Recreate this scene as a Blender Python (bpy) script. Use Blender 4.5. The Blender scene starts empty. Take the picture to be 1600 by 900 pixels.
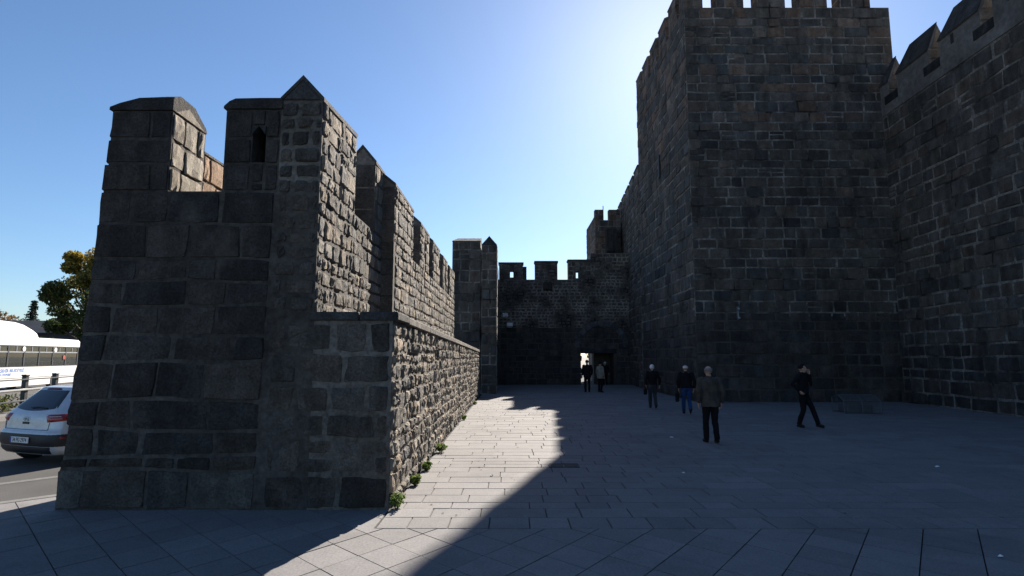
import bpy, bmesh, math, random
from math import sin, cos, pi, radians, sqrt
from mathutils import Vector, Matrix, noise

random.seed(7)
SC = bpy.context.scene
COL = SC.collection

# ------------------------------------------------------------------ camera, sky, sun, exposure
CAM_Z = 1.9
cd = bpy.data.cameras.new('camera')
cam = bpy.data.objects.new('camera', cd); COL.objects.link(cam)
cam.location = (0, 0, CAM_Z)
cam.rotation_euler = (radians(90) + math.atan(107 / 900), 0, 0)
cd.sensor_width = 36; cd.lens = 900 / 1600 * 36
cd.clip_start = 0.05; cd.clip_end = 6000
SC.camera = cam

SUN_EL, SUN_AZ = radians(30.0), radians(16.8)      # azimuth to the right of +Y
w = bpy.data.worlds.new('World'); SC.world = w; w.use_nodes = True
nt = w.node_tree
for n in list(nt.nodes): nt.nodes.remove(n)
sky = nt.nodes.new('ShaderNodeTexSky'); sky.sky_type = 'NISHITA'; sky.sun_disc = False
sky.sun_elevation = SUN_EL; sky.sun_rotation = SUN_AZ
sky.altitude = 1050; sky.air_density = 1.2; sky.dust_density = 0.75; sky.ozone_density = 6.0
bg = nt.nodes.new('ShaderNodeBackground'); bg.inputs['Strength'].default_value = 0.05
wo = nt.nodes.new('ShaderNodeOutputWorld')
nt.links.new(sky.outputs[0], bg.inputs[0]); nt.links.new(bg.outputs[0], wo.inputs[0])

sd = bpy.data.lights.new('sun', 'SUN'); sd.energy = 5.0; sd.angle = radians(0.5); sd.color = (1.0, 0.91, 0.80)
sun = bpy.data.objects.new('sun', sd); COL.objects.link(sun)
S = Vector((sin(SUN_AZ) * cos(SUN_EL), cos(SUN_AZ) * cos(SUN_EL), sin(SUN_EL)))
sun.rotation_euler = S.to_track_quat('Z', 'Y').to_euler(); sun.location = (20, 60, 60)

vs = SC.view_settings
vs.view_transform = 'Standard'; vs.look = 'None'; vs.exposure = 1.5; vs.gamma = 1.0; vs.use_curve_mapping = False
SC.render.engine = 'CYCLES'
SC.cycles.use_denoising = True
SC.cycles.max_bounces = 8

# ------------------------------------------------------------------ materials
def newmat(name):
    m = bpy.data.materials.new(name); m.use_nodes = True
    return m, m.node_tree, m.node_tree.nodes['Principled BSDF']
def N(t, typ, **kw):
    n = t.nodes.new(typ)
    for k, v in kw.items():
        if k in n.inputs: n.inputs[k].default_value = v
        else: setattr(n, k, v)
    return n
def mix_col(t, blend, fac, a, b):
    n = t.nodes.new('ShaderNodeMix'); n.data_type = 'RGBA'; n.blend_type = blend
    for i, v in ((0, fac), (6, a), (7, b)):
        if hasattr(v, 'is_linked') or hasattr(v, 'links'): t.links.new(v, n.inputs[i])
        else: n.inputs[i].default_value = v
    return n.outputs[2]
def ramp(t, src, stops):
    r = t.nodes.new('ShaderNodeValToRGB'); t.links.new(src, r.inputs[0])
    e = r.color_ramp.elements
    while len(e) < len(stops): e.new(0.5)
    for q, (p, c) in zip(e, stops):
        q.position = p; q.color = (c, c, c, 1) if not hasattr(c, '__len__') else (*c, 1)
    return r.outputs[0]
def stone_mat(name, sc=1.0, bump=0.5, mott=(0.62, 1.35), pale=(0.30, 0.28, 0.25), palefac=0.5, rough=0.93, dist=0.03, pits=0.5, zs=1.0, streak=0.35, stain=0.0, speck=(0.72, 1.3)):
    """stone whose own colour is the 'tone' attribute, mottled, with lichen-pale blotches and pitted relief"""
    m, t, b = newmat(name)
    at = N(t, 'ShaderNodeAttribute', attribute_name='tone')
    tc = N(t, 'ShaderNodeTexCoord'); geo = N(t, 'ShaderNodeNewGeometry')
    pos = geo.outputs['Position']
    if zs != 1.0:
        vm = N(t, 'ShaderNodeVectorMath', operation='MULTIPLY'); t.links.new(pos, vm.inputs[0]); vm.inputs[1].default_value = (1, 1, zs); pos = vm.outputs[0]
    n1 = N(t, 'ShaderNodeTexNoise', Scale=3.0 * sc, Detail=8.0, Roughness=0.65)
    n2 = N(t, 'ShaderNodeTexNoise', Scale=26.0 * sc, Detail=6.0, Roughness=0.7)
    n3 = N(t, 'ShaderNodeTexNoise', Scale=0.9 * sc, Detail=7.0, Roughness=0.72)
    vo = N(t, 'ShaderNodeTexVoronoi', Scale=34.0 * sc)
    for n in (n1, n2, n3, vo): t.links.new(pos, n.inputs['Vector'])
    c1 = ramp(t, n1.outputs[0], [(0.3, mott[0]), (0.7, mott[1])])
    c2 = ramp(t, n2.outputs[0], [(0.3, speck[0]), (0.72, speck[1])])
    col = mix_col(t, 'MULTIPLY', 1.0, at.outputs['Color'], c1)
    col = mix_col(t, 'MULTIPLY', 1.0, col, c2)
    if streak:
        sm = N(t, 'ShaderNodeVectorMath', operation='MULTIPLY'); t.links.new(geo.outputs['Position'], sm.inputs[0]); sm.inputs[1].default_value = (1, 1, 0.16)
        ns = N(t, 'ShaderNodeTexNoise', Scale=2.6, Detail=7.0, Roughness=0.6); t.links.new(sm.outputs[0], ns.inputs['Vector'])
        col = mix_col(t, 'MULTIPLY', 1.0, col, ramp(t, ns.outputs[0], [(0.32, 1 - streak), (0.68, 1 + streak)]))
    if stain:
        nb = N(t, 'ShaderNodeTexNoise', Scale=0.55, Detail=9.0, Roughness=0.68, Distortion=0.6); t.links.new(geo.outputs['Position'], nb.inputs['Vector'])
        col = mix_col(t, 'MULTIPLY', 1.0, col, ramp(t, nb.outputs[0], [(0.30, 1 - stain), (0.48, 0.97), (0.7, 1.05)]))
    f3 = ramp(t, n3.outputs[0], [(0.56, 0.0), (0.72, palefac)])
    col = mix_col(t, 'MIX', f3, col, (*pale, 1))
    t.links.new(col, b.inputs['Base Color'])
    b.inputs['Roughness'].default_value = rough
    b.inputs['Specular IOR Level'].default_value = 0.25
    pit = ramp(t, vo.outputs['Distance'], [(0.0, 0.0), (0.35, 1.0)])
    add = N(t, 'ShaderNodeMath', operation='MULTIPLY_ADD'); t.links.new(n1.outputs[0], add.inputs[0]); add.inputs[1].default_value = 2.2
    t.links.new(n2.outputs[0], add.inputs[2])
    ad2 = N(t, 'ShaderNodeMath', operation='MULTIPLY_ADD'); t.links.new(pit, ad2.inputs[0]); ad2.inputs[1].default_value = pits * 0.4
    t.links.new(add.outputs[0], ad2.inputs[2])
    bp = N(t, 'ShaderNodeBump', Strength=bump, Distance=dist); t.links.new(ad2.outputs[0], bp.inputs['Height'])
    t.links.new(bp.outputs[0], b.inputs['Normal'])
    return m
def noisy(name, col, sc=8.0, var=0.25, rough=0.9, bump=0.3, dist=0.01, spec=0.3, big=0.6, bigvar=0.2, metal=0.0):
    m, t, b = newmat(name)
    geo = N(t, 'ShaderNodeNewGeometry')
    n1 = N(t, 'ShaderNodeTexNoise', Scale=sc, Detail=8.0, Roughness=0.65)
    n2 = N(t, 'ShaderNodeTexNoise', Scale=big, Detail=5.0)
    for n in (n1, n2): t.links.new(geo.outputs['Position'], n.inputs['Vector'])
    c = mix_col(t, 'MULTIPLY', 1.0, (*col, 1), ramp(t, n1.outputs[0], [(0.3, 1 - var), (0.7, 1 + var)]))
    c = mix_col(t, 'MULTIPLY', 1.0, c, ramp(t, n2.outputs[0], [(0.35, 1 - bigvar), (0.65, 1 + bigvar)]))
    t.links.new(c, b.inputs['Base Color'])
    b.inputs['Roughness'].default_value = rough; b.inputs['Specular IOR Level'].default_value = spec
    b.inputs['Metallic'].default_value = metal
    if bump:
        bp = N(t, 'ShaderNodeBump', Strength=bump, Distance=dist); t.links.new(n1.outputs[0], bp.inputs['Height'])
        t.links.new(bp.outputs[0], b.inputs['Normal'])
    return m
def plain(name, col, rough=0.5, spec=0.5, metal=0.0, coat=0.0, trans=0.0, alpha=1.0):
    m, t, b = newmat(name)
    n1 = N(t, 'ShaderNodeTexNoise', Scale=14.0, Detail=5.0); geo = N(t, 'ShaderNodeNewGeometry')
    t.links.new(geo.outputs['Position'], n1.inputs['Vector'])
    c = mix_col(t, 'MULTIPLY', 1.0, (*col, 1), ramp(t, n1.outputs[0], [(0.3, 0.92), (0.7, 1.08)]))
    t.links.new(c, b.inputs['Base Color'])
    b.inputs['Roughness'].default_value = rough; b.inputs['Specular IOR Level'].default_value = spec
    b.inputs['Metallic'].default_value = metal; b.inputs['Coat Weight'].default_value = coat
    b.inputs['Transmission Weight'].default_value = trans; b.inputs['Alpha'].default_value = alpha
    return m

M = {}
M['basalt'] = stone_mat('basalt_ashlar', 1.0, 0.5, pale=(0.15, 0.135, 0.12), palefac=0.5, dist=0.02)
M['basalt_mortar'] = noisy('basalt_mortar', (0.125, 0.112, 0.097), 9, 0.6, 0.95, 0.6, 0.02, big=0.9, bigvar=0.8)
M['rubble'] = stone_mat('weathered_rubble', 1.9, 0.8, pale=(0.36, 0.32, 0.27), palefac=0.45, dist=0.028, pits=0.9, zs=0.5)
M['rubble_mortar'] = noisy('rubble_mortar', (0.15, 0.135, 0.115), 14, 0.5, 0.95, 0.9, 0.03, bigvar=0.35)
M['tuff'] = stone_mat('dark_tuff_block', 1.3, 1.0, pale=(0.14, 0.125, 0.108), palefac=0.7, dist=0.035, pits=0.9, speck=(0.5, 1.6))
M['tuff_mortar'] = noisy('tuff_mortar', (0.07, 0.062, 0.054), 12, 0.5, 0.95, 0.8, 0.02, bigvar=0.35)
M['render'] = noisy('grey_lime_render', (0.13, 0.12, 0.11), 5, 0.35, 0.95, 0.6, 0.02, bigvar=0.3)
M['slab'] = stone_mat('paving_slab_stone', 1.5, 0.15, mott=(0.9, 1.08), pale=(0.26, 0.24, 0.22), palefac=0.3, rough=0.9, dist=0.004, pits=0.3, streak=0.0, stain=0.22)
M['joint'] = noisy('paving_joint', (0.035, 0.033, 0.032), 20, 0.4, 0.95, 0.4)
M['asphalt'] = noisy('asphalt', (0.062, 0.060, 0.058), 60, 0.35, 0.9, 0.5, 0.006, bigvar=0.2)
M['lane_paint'] = noisy('worn_lane_paint', (0.13, 0.13, 0.125), 20, 0.3, 0.8, 0.2)
M['kerb'] = noisy('kerb_stone', (0.15, 0.145, 0.14), 25, 0.3, 0.9, 0.4)
M['earth'] = noisy('dry_ground', (0.16, 0.145, 0.12), 2, 0.3, 0.95, 0.3)
M['iron'] = noisy('cast_iron', (0.035, 0.03, 0.028), 30, 0.4, 0.7, 0.4, metal=0.3)

# ------------------------------------------------------------------ mesh helpers
def mesh_obj(name, verts, faces, mat, parent=None, loc=(0, 0, 0), smooth=False, tone=None):
    me = bpy.data.meshes.new(name)
    me.from_pydata([tuple(v) for v in verts], [], faces)
    if smooth: me.polygons.foreach_set('use_smooth', [True] * len(me.polygons))
    if tone is not None:
        a = me.color_attributes.new('tone', 'FLOAT_COLOR', 'POINT')
        if isinstance(tone, tuple): tone = [tone] * len(verts)
        a.data.foreach_set('color', [q for c in tone for q in (c[0], c[1], c[2], 1.0)])
    if mat: me.materials.append(M[mat] if isinstance(mat, str) else mat)
    me.update()
    o = bpy.data.objects.new(name, me); COL.objects.link(o)
    o.location = loc
    if parent: o.parent = parent
    return o
def thing(name, label, cat, loc=(0, 0, 0), rz=0.0, group=None):
    o = bpy.data.objects.new(name, None); COL.objects.link(o)
    o.empty_display_size = 0.2
    o.location = loc; o.rotation_euler = (0, 0, rz)
    o['label'] = label; o['category'] = cat; o['kind'] = 'thing'
    if group: o['group'] = group
    return o
def tag(o, label, cat, group=None):
    o['kind'] = 'thing'; o['label'] = label; o['category'] = cat
    if group: o['group'] = group
    return o
class MB:
    """collects simple solids into one mesh"""
    def __init__(s): s.v = []; s.f = []
    def add(s, v, f):
        k = len(s.v); s.v += [Vector(p) for p in v]; s.f += [tuple(i + k for i in q) for q in f]; return s
    def box(s, x0, x1, y0, y1, z0, z1):
        return s.add([(x0, y0, z0), (x1, y0, z0), (x1, y1, z0), (x0, y1, z0), (x0, y0, z1), (x1, y0, z1), (x1, y1, z1), (x0, y1, z1)],
                     [(0, 3, 2, 1), (4, 5, 6, 7), (0, 1, 5, 4), (1, 2, 6, 5), (2, 3, 7, 6), (3, 0, 4, 7)])
    def prism_y(s, poly, y0, y1):          # polygon in x,z (counter-clockwise seen from -Y) extruded along y
        n = len(poly)
        v = [(x, y0, z) for x, z in poly] + [(x, y1, z) for x, z in poly]
        f = [tuple(range(n)), tuple(range(2 * n - 1, n - 1, -1))] + [(i, i + n, (i + 1) % n + n, (i + 1) % n) for i in range(n)]
        return s.add(v, f)
    def prism_x(s, poly, x0, x1):          # polygon in y,z extruded along x
        n = len(poly)
        v = [(x0, y, z) for y, z in poly] + [(x1, y, z) for y, z in poly]
        f = [tuple(range(n)), tuple(range(2 * n - 1, n - 1, -1))] + [(i, i + n, (i + 1) % n + n, (i + 1) % n) for i in range(n)]
        return s.add(v, f)
    def prism_z(s, poly, z0, z1):
        n = len(poly)
        v = [(x, y, z0) for x, y in poly] + [(x, y, z1) for x, y in poly]
        f = [tuple(range(n - 1, -1, -1)), tuple(range(n, 2 * n))] + [(i, (i + 1) % n, (i + 1) % n + n, i + n) for i in range(n)]
        return s.add(v, f)
    def tube(s, pts, rads, seg=8, ref=(0, 1, 0), caps=True):
        pts = [Vector(p) for p in pts]; k = len(s.v); n = len(pts); ref = Vector(ref)
        for i, p in enumerate(pts):
            t = (pts[min(i + 1, n - 1)] - pts[max(i - 1, 0)]).normalized()
            a = t.cross(ref)
            if a.length < 0.05: a = t.cross(Vector((1, 0, 0)))
            a.normalize(); b = a.cross(t).normalized()
            r = rads[i] if hasattr(rads, '__len__') else rads
            rx, ry = r if hasattr(r, '__len__') else (r, r)
            for j in range(seg):
                q = 2 * pi * j / seg
                s.v.append(p + a * (rx * cos(q)) + b * (ry * sin(q)))
        for i in range(n - 1):
            for j in range(seg):
                s.f.append((k + i * seg + j, k + i * seg + (j + 1) % seg, k + (i + 1) * seg + (j + 1) % seg, k + (i + 1) * seg + j))
        if caps:
            s.f.append(tuple(k + j for j in range(seg - 1, -1, -1))); s.f.append(tuple(k + (n - 1) * seg + j for j in range(seg)))
        return s
    def ball(s, c, r, seg=12, rings=8):
        c = Vector(c); rx, ry, rz = r if hasattr(r, '__len__') else (r, r, r); k = len(s.v)
        s.v.append(c + Vector((0, 0, -rz)))
        for i in range(1, rings):
            th = pi * i / rings
            for j in range(seg):
                q = 2 * pi * j / seg
                s.v.append(c + Vector((rx * sin(th) * cos(q), ry * sin(th) * sin(q), -rz * cos(th))))
        s.v.append(c + Vector((0, 0, rz))); top = len(s.v) - 1
        for j in range(seg): s.f.append((k, k + 1 + (j + 1) % seg, k + 1 + j))
        for i in range(rings - 2):
            for j in range(seg):
                a = k + 1 + i * seg
                s.f.append((a + j, a + (j + 1) % seg, a + seg + (j + 1) % seg, a + seg + j))
        a = k + 1 + (rings - 2) * seg
        for j in range(seg): s.f.append((a + j, a + (j + 1) % seg, top))
        return s
    def build(s, name, mat, parent=None, smooth=False, tone=None, loc=(0, 0, 0)):
        return mesh_obj(name, s.v, s.f, mat, parent, loc, smooth, tone)
def fix_normals(o):
    bm = bmesh.new(); bm.from_mesh(o.data); bmesh.ops.recalc_face_normals(bm, faces=bm.faces); bm.to_mesh(o.data); bm.free()
    return o
def bevel(o, wd, seg=2):
    bm = bmesh.new(); bm.from_mesh(o.data)
    bmesh.ops.recalc_face_normals(bm, faces=bm.faces)
    bmesh.ops.bevel(bm, geom=list(bm.edges), offset=wd, segments=seg, affect='EDGES', profile=0.6, clamp_overlap=True)
    bm.to_mesh(o.data); bm.free(); return o

R = random.Random(11)
def pick(pal, z=None):
    c = R.choice(pal); k = R.uniform(0.80, 1.22); h = R.uniform(-0.05, 0.05)
    return (c[0] * k * (1 + h), c[1] * k, c[2] * k * (1 - h))

class Stones:
    """stones of one thing: laid course by course, the largest in view as objects of their own, the rest as one mass"""
    def __init__(s, root, mat, name='stone'): s.root = root; s.mat = mat; s.name = name; s.L = []
    def put(s, P, quad, tone, proud, rough, edge, gu, gv, nvec, sink=0.025):
        # quad: four (u,z) corners, counter-clockwise from lower left
        (a, b, c, d) = quad
        wu = max(1e-3, (b[0] - a[0] + c[0] - d[0]) / 2); hv = max(1e-3, (d[1] - a[1] + c[1] - b[1]) / 2)
        eu = min(0.28, edge / wu); ev = min(0.28, edge / hv)
        us = [0, eu] + [eu + (1 - 2 * eu) * (i + 1) / (gu + 1) for i in range(gu)] + [1 - eu, 1]
        vv = [0, ev] + [ev + (1 - 2 * ev) * (i + 1) / (gv + 1) for i in range(gv)] + [1 - ev, 1]
        V = []
        nu, nv = len(us), len(vv)
        tx, tz = R.uniform(-1, 1) * rough * 0.6, R.uniform(-1, 1) * rough * 0.6
        for jv, fv in enumerate(vv):
            for ju, fu in enumerate(us):
                rim = ju in (0, nu - 1) or jv in (0, nv - 1)
                corner = ju in (0, 1, nu - 2, nu - 1) and jv in (0, 1, nv - 2, nv - 1)
                f2, g2 = fu, fv
                if corner:
                    f2 = fu + (0.5 - fu) * min(0.10, 0.35 * eu); g2 = fv + (0.5 - fv) * min(0.10, 0.35 * ev)
                u = (a[0] * (1 - f2) + b[0] * f2) * (1 - g2) + (d[0] * (1 - f2) + c[0] * f2) * g2
                z = (a[1] * (1 - f2) + b[1] * f2) * (1 - g2) + (d[1] * (1 - f2) + c[1] * f2) * g2
                if rim: n = -sink
                else:
                    n = proud + R.uniform(-1, 1) * rough + tx * (fu - .5) * 2 + tz * (fv - .5) * 2
                    if ju in (1, nu - 2) or jv in (1, nv - 2): n -= abs(R.gauss(0, rough * 0.5)) + rough * 0.3
                    n = max(n, 0.003)
                    u += R.uniform(-1, 1) * edge * 0.38; z += R.uniform(-1, 1) * edge * 0.38
                V.append(P(u, z, n))
        F = [(j * nu + i, j * nu + i + 1, (j + 1) * nu + i + 1, (j + 1) * nu + i) for j in range(nv - 1) for i in range(nu - 1)]
        cen = sum(V, Vector()) / len(V)
        dv = Vector((0, 0, CAM_Z)) - cen
        vis = max(0.0, dv.normalized().dot(nvec)) * wu * hv / dv.length_squared
        s.L.append((vis, cen, V, F, tone))
    def fill(s, O, U, Nn, u0, u1, z0, z1, courses, wr, pal, joint=0.02, proud=(0.01, 0.04), rough=0.006, edge=0.03,
             gu=1, gv=1, wav=0.0, jit=0.0, warp=None, skip=None, palz=None):
        O = Vector(O); U = Vector(U).normalized(); Nn = Vector(Nn).normalized()
        def P(u, z, n):
            if warp: u = warp(u, z)
            return O + U * u + Vector((0, 0, z)) + Nn * n
        if isinstance(courses, tuple):
            zs = [z0]
            while zs[-1] < z1 - courses[0] * 0.6:
                zs.append(zs[-1] + R.uniform(*courses))
            k = (z1 - z0) / (zs[-1] - z0); zs = [z0 + (q - z0) * k for q in zs]
        else:
            zs = [z0] + [q for q in courses if z0 + 0.05 < q < z1 - 0.05] + [z1]
        seed = R.uniform(0, 100)
        def zl(k, u):
            if k in (0, len(zs) - 1) or wav == 0: return zs[k]
            return zs[k] + wav * noise.noise(Vector((u * 1.3, k * 7.1, seed)))
        for k in range(len(zs) - 1):
            h = zs[k + 1] - zs[k]
            u = u0; first = True
            while u < u1 - 1e-4:
                wd = R.uniform(*wr)
                if first: wd *= R.uniform(0.45, 1.0); first = False
                if u + wd > u1 - wr[0] * 0.55: wd = u1 - u
                e = u + wd
                if not (skip and skip(u, e, zs[k], zs[k + 1])):
                    j = joint / 2
                    def J(): return R.uniform(-jit, jit)
                    la, lb = (u + j + (J() if u > u0 else 0), u + j + (J() if u > u0 else 0))
                    ra, rb = (e - j + (J() if e < u1 else 0), e - j + (J() if e < u1 else 0))
                    quad = ((la, zl(k, u) + j), (ra, zl(k, e) + j), (rb, zl(k + 1, e) - j), (lb, zl(k + 1, u) - j))
                    split = (wav > 0 and h > 0.34 and wd < h * 1.7 and R.random() < 0.05)
                    zc = (zs[k] + zs[k + 1]) / 2
                    pp = palz(zc, (u + e) / 2) if palz else pal
                    if split:
                        q = R.uniform(.4, .6)
                        m1 = (la, quad[0][1] * (1 - q) + quad[3][1] * q); m2 = (ra, quad[1][1] * (1 - q) + quad[2][1] * q)
                        s.put(P, (quad[0], quad[1], (m2[0], m2[1] - j), (m1[0], m1[1] - j)), pick(pp), R.uniform(*proud), rough, edge, gu, gv, Nn)
                        s.put(P, ((m1[0], m1[1] + j), (m2[0], m2[1] + j), quad[2], quad[3]), pick(pp), R.uniform(*proud), rough, edge, gu, gv, Nn)
                    else:
                        s.put(P, quad, pick(pp), R.uniform(*proud), rough, edge, gu, gv, Nn)
                u = e
    def emit(s, limit=300, smooth=False):
        base = s.root.matrix_world.translation if s.root.parent is None else s.root.location
        base = Vector(s.root.location)
        s.L.sort(key=lambda q: -q[0])
        for vis, cen, V, F, tone in s.L[:limit]:
            mesh_obj(s.name, [v - cen for v in V], F, s.mat, s.root, cen - base, smooth, tone)
        rest = s.L[limit:]
        if rest:
            VV, FF, TT = [], [], []
            for vis, cen, V, F, tone in rest:
                k = len(VV); VV += [v - base for v in V]; FF += [tuple(i + k for i in q) for q in F]; TT += [tone] * len(V)
            o = mesh_obj('stonework', VV, FF, s.mat, s.root, (0, 0, 0), smooth, TT); o['kind'] = 'stuff'

# ------------------------------------------------------------------ the ground, the road, the pavement
g = mesh_obj('ground', [(-2500, -2500, -0.17), (2500, -2500, -0.17), (2500, 2500, -0.17), (-2500, 2500, -0.17)], [(0, 1, 2, 3)], 'earth'); g['kind'] = 'structure'
KA, KB, KC = (-13.5, 1.0), (-6.28, 8.35), (-8.6, 60.0)         # edge of the pavement: corner, then along the road
rd = mesh_obj('road', [(-48, -30, -0.135), (-9, -30, -0.135), (KA[0] + 3, KA[1], -0.135), (KB[0] + 1.5, KB[1] + 1, -0.135), (KC[0] + 1.5, KC[1], -0.135), (-14, 160, -0.135), (-60, 160, -0.135)],
              [(0, 1, 2, 3, 4, 5, 6)], 'asphalt'); rd['kind'] = 'structure'
mk = mesh_obj('lane_marking', [(-10.2, 7.4, -0.131), (-9.95, 7.4, -0.131), (-7.2, 10.6, -0.131), (-7.45, 10.6, -0.131)], [(0, 1, 2, 3)], 'lane_paint'); mk['kind'] = 'structure'
pv = mesh_obj('pavement', [], [], None)
b = MB(); b.prism_z([KA, (-13.5, -12), (30, -12), (30, 39.5), (30, 75), (KC[0] + 0.15, 75), (KC[0] + 0.15, 60), (KB[0] + 0.15, KB[1])], -0.165, -0.014)
bpy.data.objects.remove(pv); pv = b.build('pavement', 'joint'); fix_normals(pv); pv['kind'] = 'structure'
# kerb stones
kp = [Vector((*KA, 0)), Vector((*KB, 0)), Vector((*KC, 0))]
for a, c in ((kp[0], kp[1]), (kp[1], kp[2])):
    L = (c - a).length; d = (c - a) / L; nrm = Vector((-d.y, d.x, 0)); q = 0.0
    while q < min(L, 26):
        e = min(q + 0.8, L)
        p0, p1 = a + d * (q + .006), a + d * (e - .006)
        bb = MB(); P4 = [p0 - nrm * .17, p1 - nrm * .17, p1, p0]
        bb.prism_z([(p.x, p.y) for p in P4], -0.164, 0.004 + R.uniform(-.003, .003))
        k = bb.build('kerb_stone', 'kerb', pv); bevel(k, 0.012, 1); q = e
SLAB = [(0.178, 0.173, 0.174), (0.172, 0.167, 0.168), (0.186, 0.180, 0.181)]
def slab_tone():
    c = R.choice(SLAB); k = R.uniform(0.92, 1.07); return (c[0] * k, c[1] * k, c[2] * k)
# rectangular slabs
rows = []
y = 6.68; first = True
while y < 39.5:
    h = 0.44 if first else R.choice((0.40, 0.40, 0.41, 0.30)); rows.append((y, min(y + h, 39.5))); y += h; first = False
slabs = []
for ri, (ya, yb) in enumerate(rows):
    x = -1.52 - R.uniform(0, .5); lim = 16.35 - 0.044 * (24.5 - ya)
    while x < lim:
        wd = 0.46 if ri == 0 else R.choice((0.42, 0.6, 0.6, 0.8, 1.0))
        xa, xb = max(x, -1.52), min(x + wd, lim); x += wd
        if xb - xa < 0.06: continue
        if ya > 24.4 and xa > 7.8: continue
        j = 0.003; z = R.uniform(-.0025, .0025); t1, t2 = R.uniform(-.0015, .0015), R.uniform(-.0015, .0015); e = 0.006
        A, B, Cc, D = xa + j, xb - j, ya + j, yb - j
        V = [Vector((A, Cc, -.02)), Vector((B, Cc, -.02)), Vector((B, D, -.02)), Vector((A, D, -.02)),
             Vector((A + e, Cc + e, z)), Vector((B - e, Cc + e, z + t1)), Vector((B - e, D - e, z + t1 + t2)), Vector((A + e, D - e, z + t2))]
        F = [(4, 5, 6, 7), (0, 1, 5, 4), (1, 2, 6, 5), (2, 3, 7, 6), (3, 0, 4, 7)]
        inview = abs((xa + xb) / 2) < 0.95 * ya + 0.5
        dd = ya * ya + xa * xa
        slabs.append(((B - A) * (D - Cc) / ya / dd if inview else 0, V, F, slab_tone()))
slabs.sort(key=lambda q: -q[0])
for vis, V, F, tn in slabs[:300]:
    c = sum(V, Vector()) / 8; mesh_obj('paving_slab', [v - c for v in V], F, 'slab', pv, c, False, tn)
VV, FF, TT = [], [], []
for vis, V, F, tn in slabs[300:]:
    k = len(VV); VV += V; FF += [tuple(i + k for i in q) for q in F]; TT += [tn] * 8
o = mesh_obj('slab_paving', VV, FF, 'slab', pv, tone=TT); o['kind'] = 'stuff'
# diagonal slabs in the foreground
def clip(poly, ax, lim, keep_less):
    out = []
    for i in range(len(poly)):
        p, q = poly[i], poly[(i + 1) % len(poly)]
        dp = (lim - ax(p)) * (1 if keep_less else -1); dq = (lim - ax(q)) * (1 if keep_less else -1)
        if dp >= 0: out.append(p)
        if dp * dq < 0: out.append(p + (q - p) * (dp / (dp - dq)))
    return out
d1 = Vector((sin(radians(36.3)), cos(radians(36.3)), 0)); d2 = Vector((-sin(radians(45)), cos(radians(45)), 0))
s1, s2 = 0.60, 0.60       # spacing measured along x
def xline(d, y): return d.x / d.y * y
kd = (Vector((*KB, 0)) - Vector((*KA, 0))).normalized(); kn = Vector((-kd.y, kd.x, 0))
tiles = []
for i in range(-40, 40):
    for j in range(-40, 40):
        def corner(ii, jj):
            # line family 1: x - y*tan(a1) = c1 ; family 2: x + y*tan(a2) = c2
            c1 = 0.27 + ii * s1; c2 = 0.12 + jj * s2
            t1, t2 = d1.x / d1.y, d2.x / d2.y
            yy = (c2 - c1) / (t1 - t2); return Vector((c1 + t1 * yy, yy, 0))
        q = [corner(i, j), corner(i, j + 1), corner(i + 1, j + 1), corner(i + 1, j)]
        cc = sum(q, Vector()) / 4
        if not (-12 < cc.x < 10 and 2.0 < cc.y < 8.9): continue
        sg = 1 if (q[1] - q[0]).cross(q[2] - q[1]).z > 0 else -1
        if sg < 0: q.reverse()
        q = [p + (cc - p) * (0.006 / 0.24) for p in q]
        for reg in (0, 1):
            p = q
            if reg == 0:
                p = clip(p, lambda v: v.x, -1.54, False)
                if len(p) > 2: p = clip(p, lambda v: v.y, 6.665, True)
            else:
                p = clip(p, lambda v: v.x, -1.54, True)
                if len(p) > 2: p = clip(p, lambda v: v.y, 8.6, True)
                if len(p) > 2: p = clip(p, lambda v: (v - Vector((*KA, 0))).dot(kn), -0.18, True)
            if len(p) < 3: continue
            pc = sum(p, Vector()) / len(p)
            if pc.y > 7.6 and pc.x > -5.6: continue
            z = R.uniform(-.002, .003)
            n = len(p)
            V = [v + Vector((0, 0, z)) for v in p] + [v + Vector((0, 0, -.02)) for v in p]
            F = [tuple(range(n))] + [((k + 1) % n, k, k + n, (k + 1) % n + n) for k in range(n)]
            mesh_obj('paving_slab', [v - pc for v in V], F, 'slab', pv, pc, False, slab_tone())

# ------------------------------------------------------------------ walls
PB = [(0.078, 0.067, 0.057), (0.070, 0.061, 0.053), (0.088, 0.074, 0.061), (0.092, 0.073, 0.058), (0.072, 0.066, 0.060), (0.062, 0.056, 0.050)]
PBW = [(0.115, 0.080, 0.060), (0.135, 0.090, 0.066), (0.092, 0.072, 0.060), (0.066, 0.058, 0.054), (0.13, 0.105, 0.085)]
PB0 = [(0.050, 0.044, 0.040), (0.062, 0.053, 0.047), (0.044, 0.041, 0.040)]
PR_LIT = [(0.195, 0.175, 0.148), (0.23, 0.20, 0.165), (0.16, 0.148, 0.132), (0.255, 0.215, 0.17), (0.13, 0.122, 0.112)]  # for wall faces in the sun: sunlight put into the stone colour
PT_SHADE = [(0.054, 0.048, 0.043), (0.062, 0.054, 0.047), (0.048, 0.043, 0.040), (0.070, 0.060, 0.051), (0.044, 0.040, 0.037)]  # for shaded faces of the same wall: shade put into the stone colour
PTL_SHADE = [(0.090, 0.080, 0.069), (0.080, 0.072, 0.063), (0.102, 0.089, 0.076)]  # lighter stones of the shaded faces, still darkened against the sunlit palette
YF = 7.45
XL = [(0.0, -5.72), (0.45, -5.71), (0.83, -5.64), (1.23, -5.65), (1.88, -5.59), (2.8, -5.52), (3.7, -5.48), (4.8, -5.42), (5.25, -5.37)]
def xl(z):
    z = max(0, min(5.25, z))
    for (za, xa), (zb, xb) in zip(XL, XL[1:]):
        if z <= zb: return xa + (xb - xa) * (z - za) / (zb - za)
    return XL[-1][1]

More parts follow.
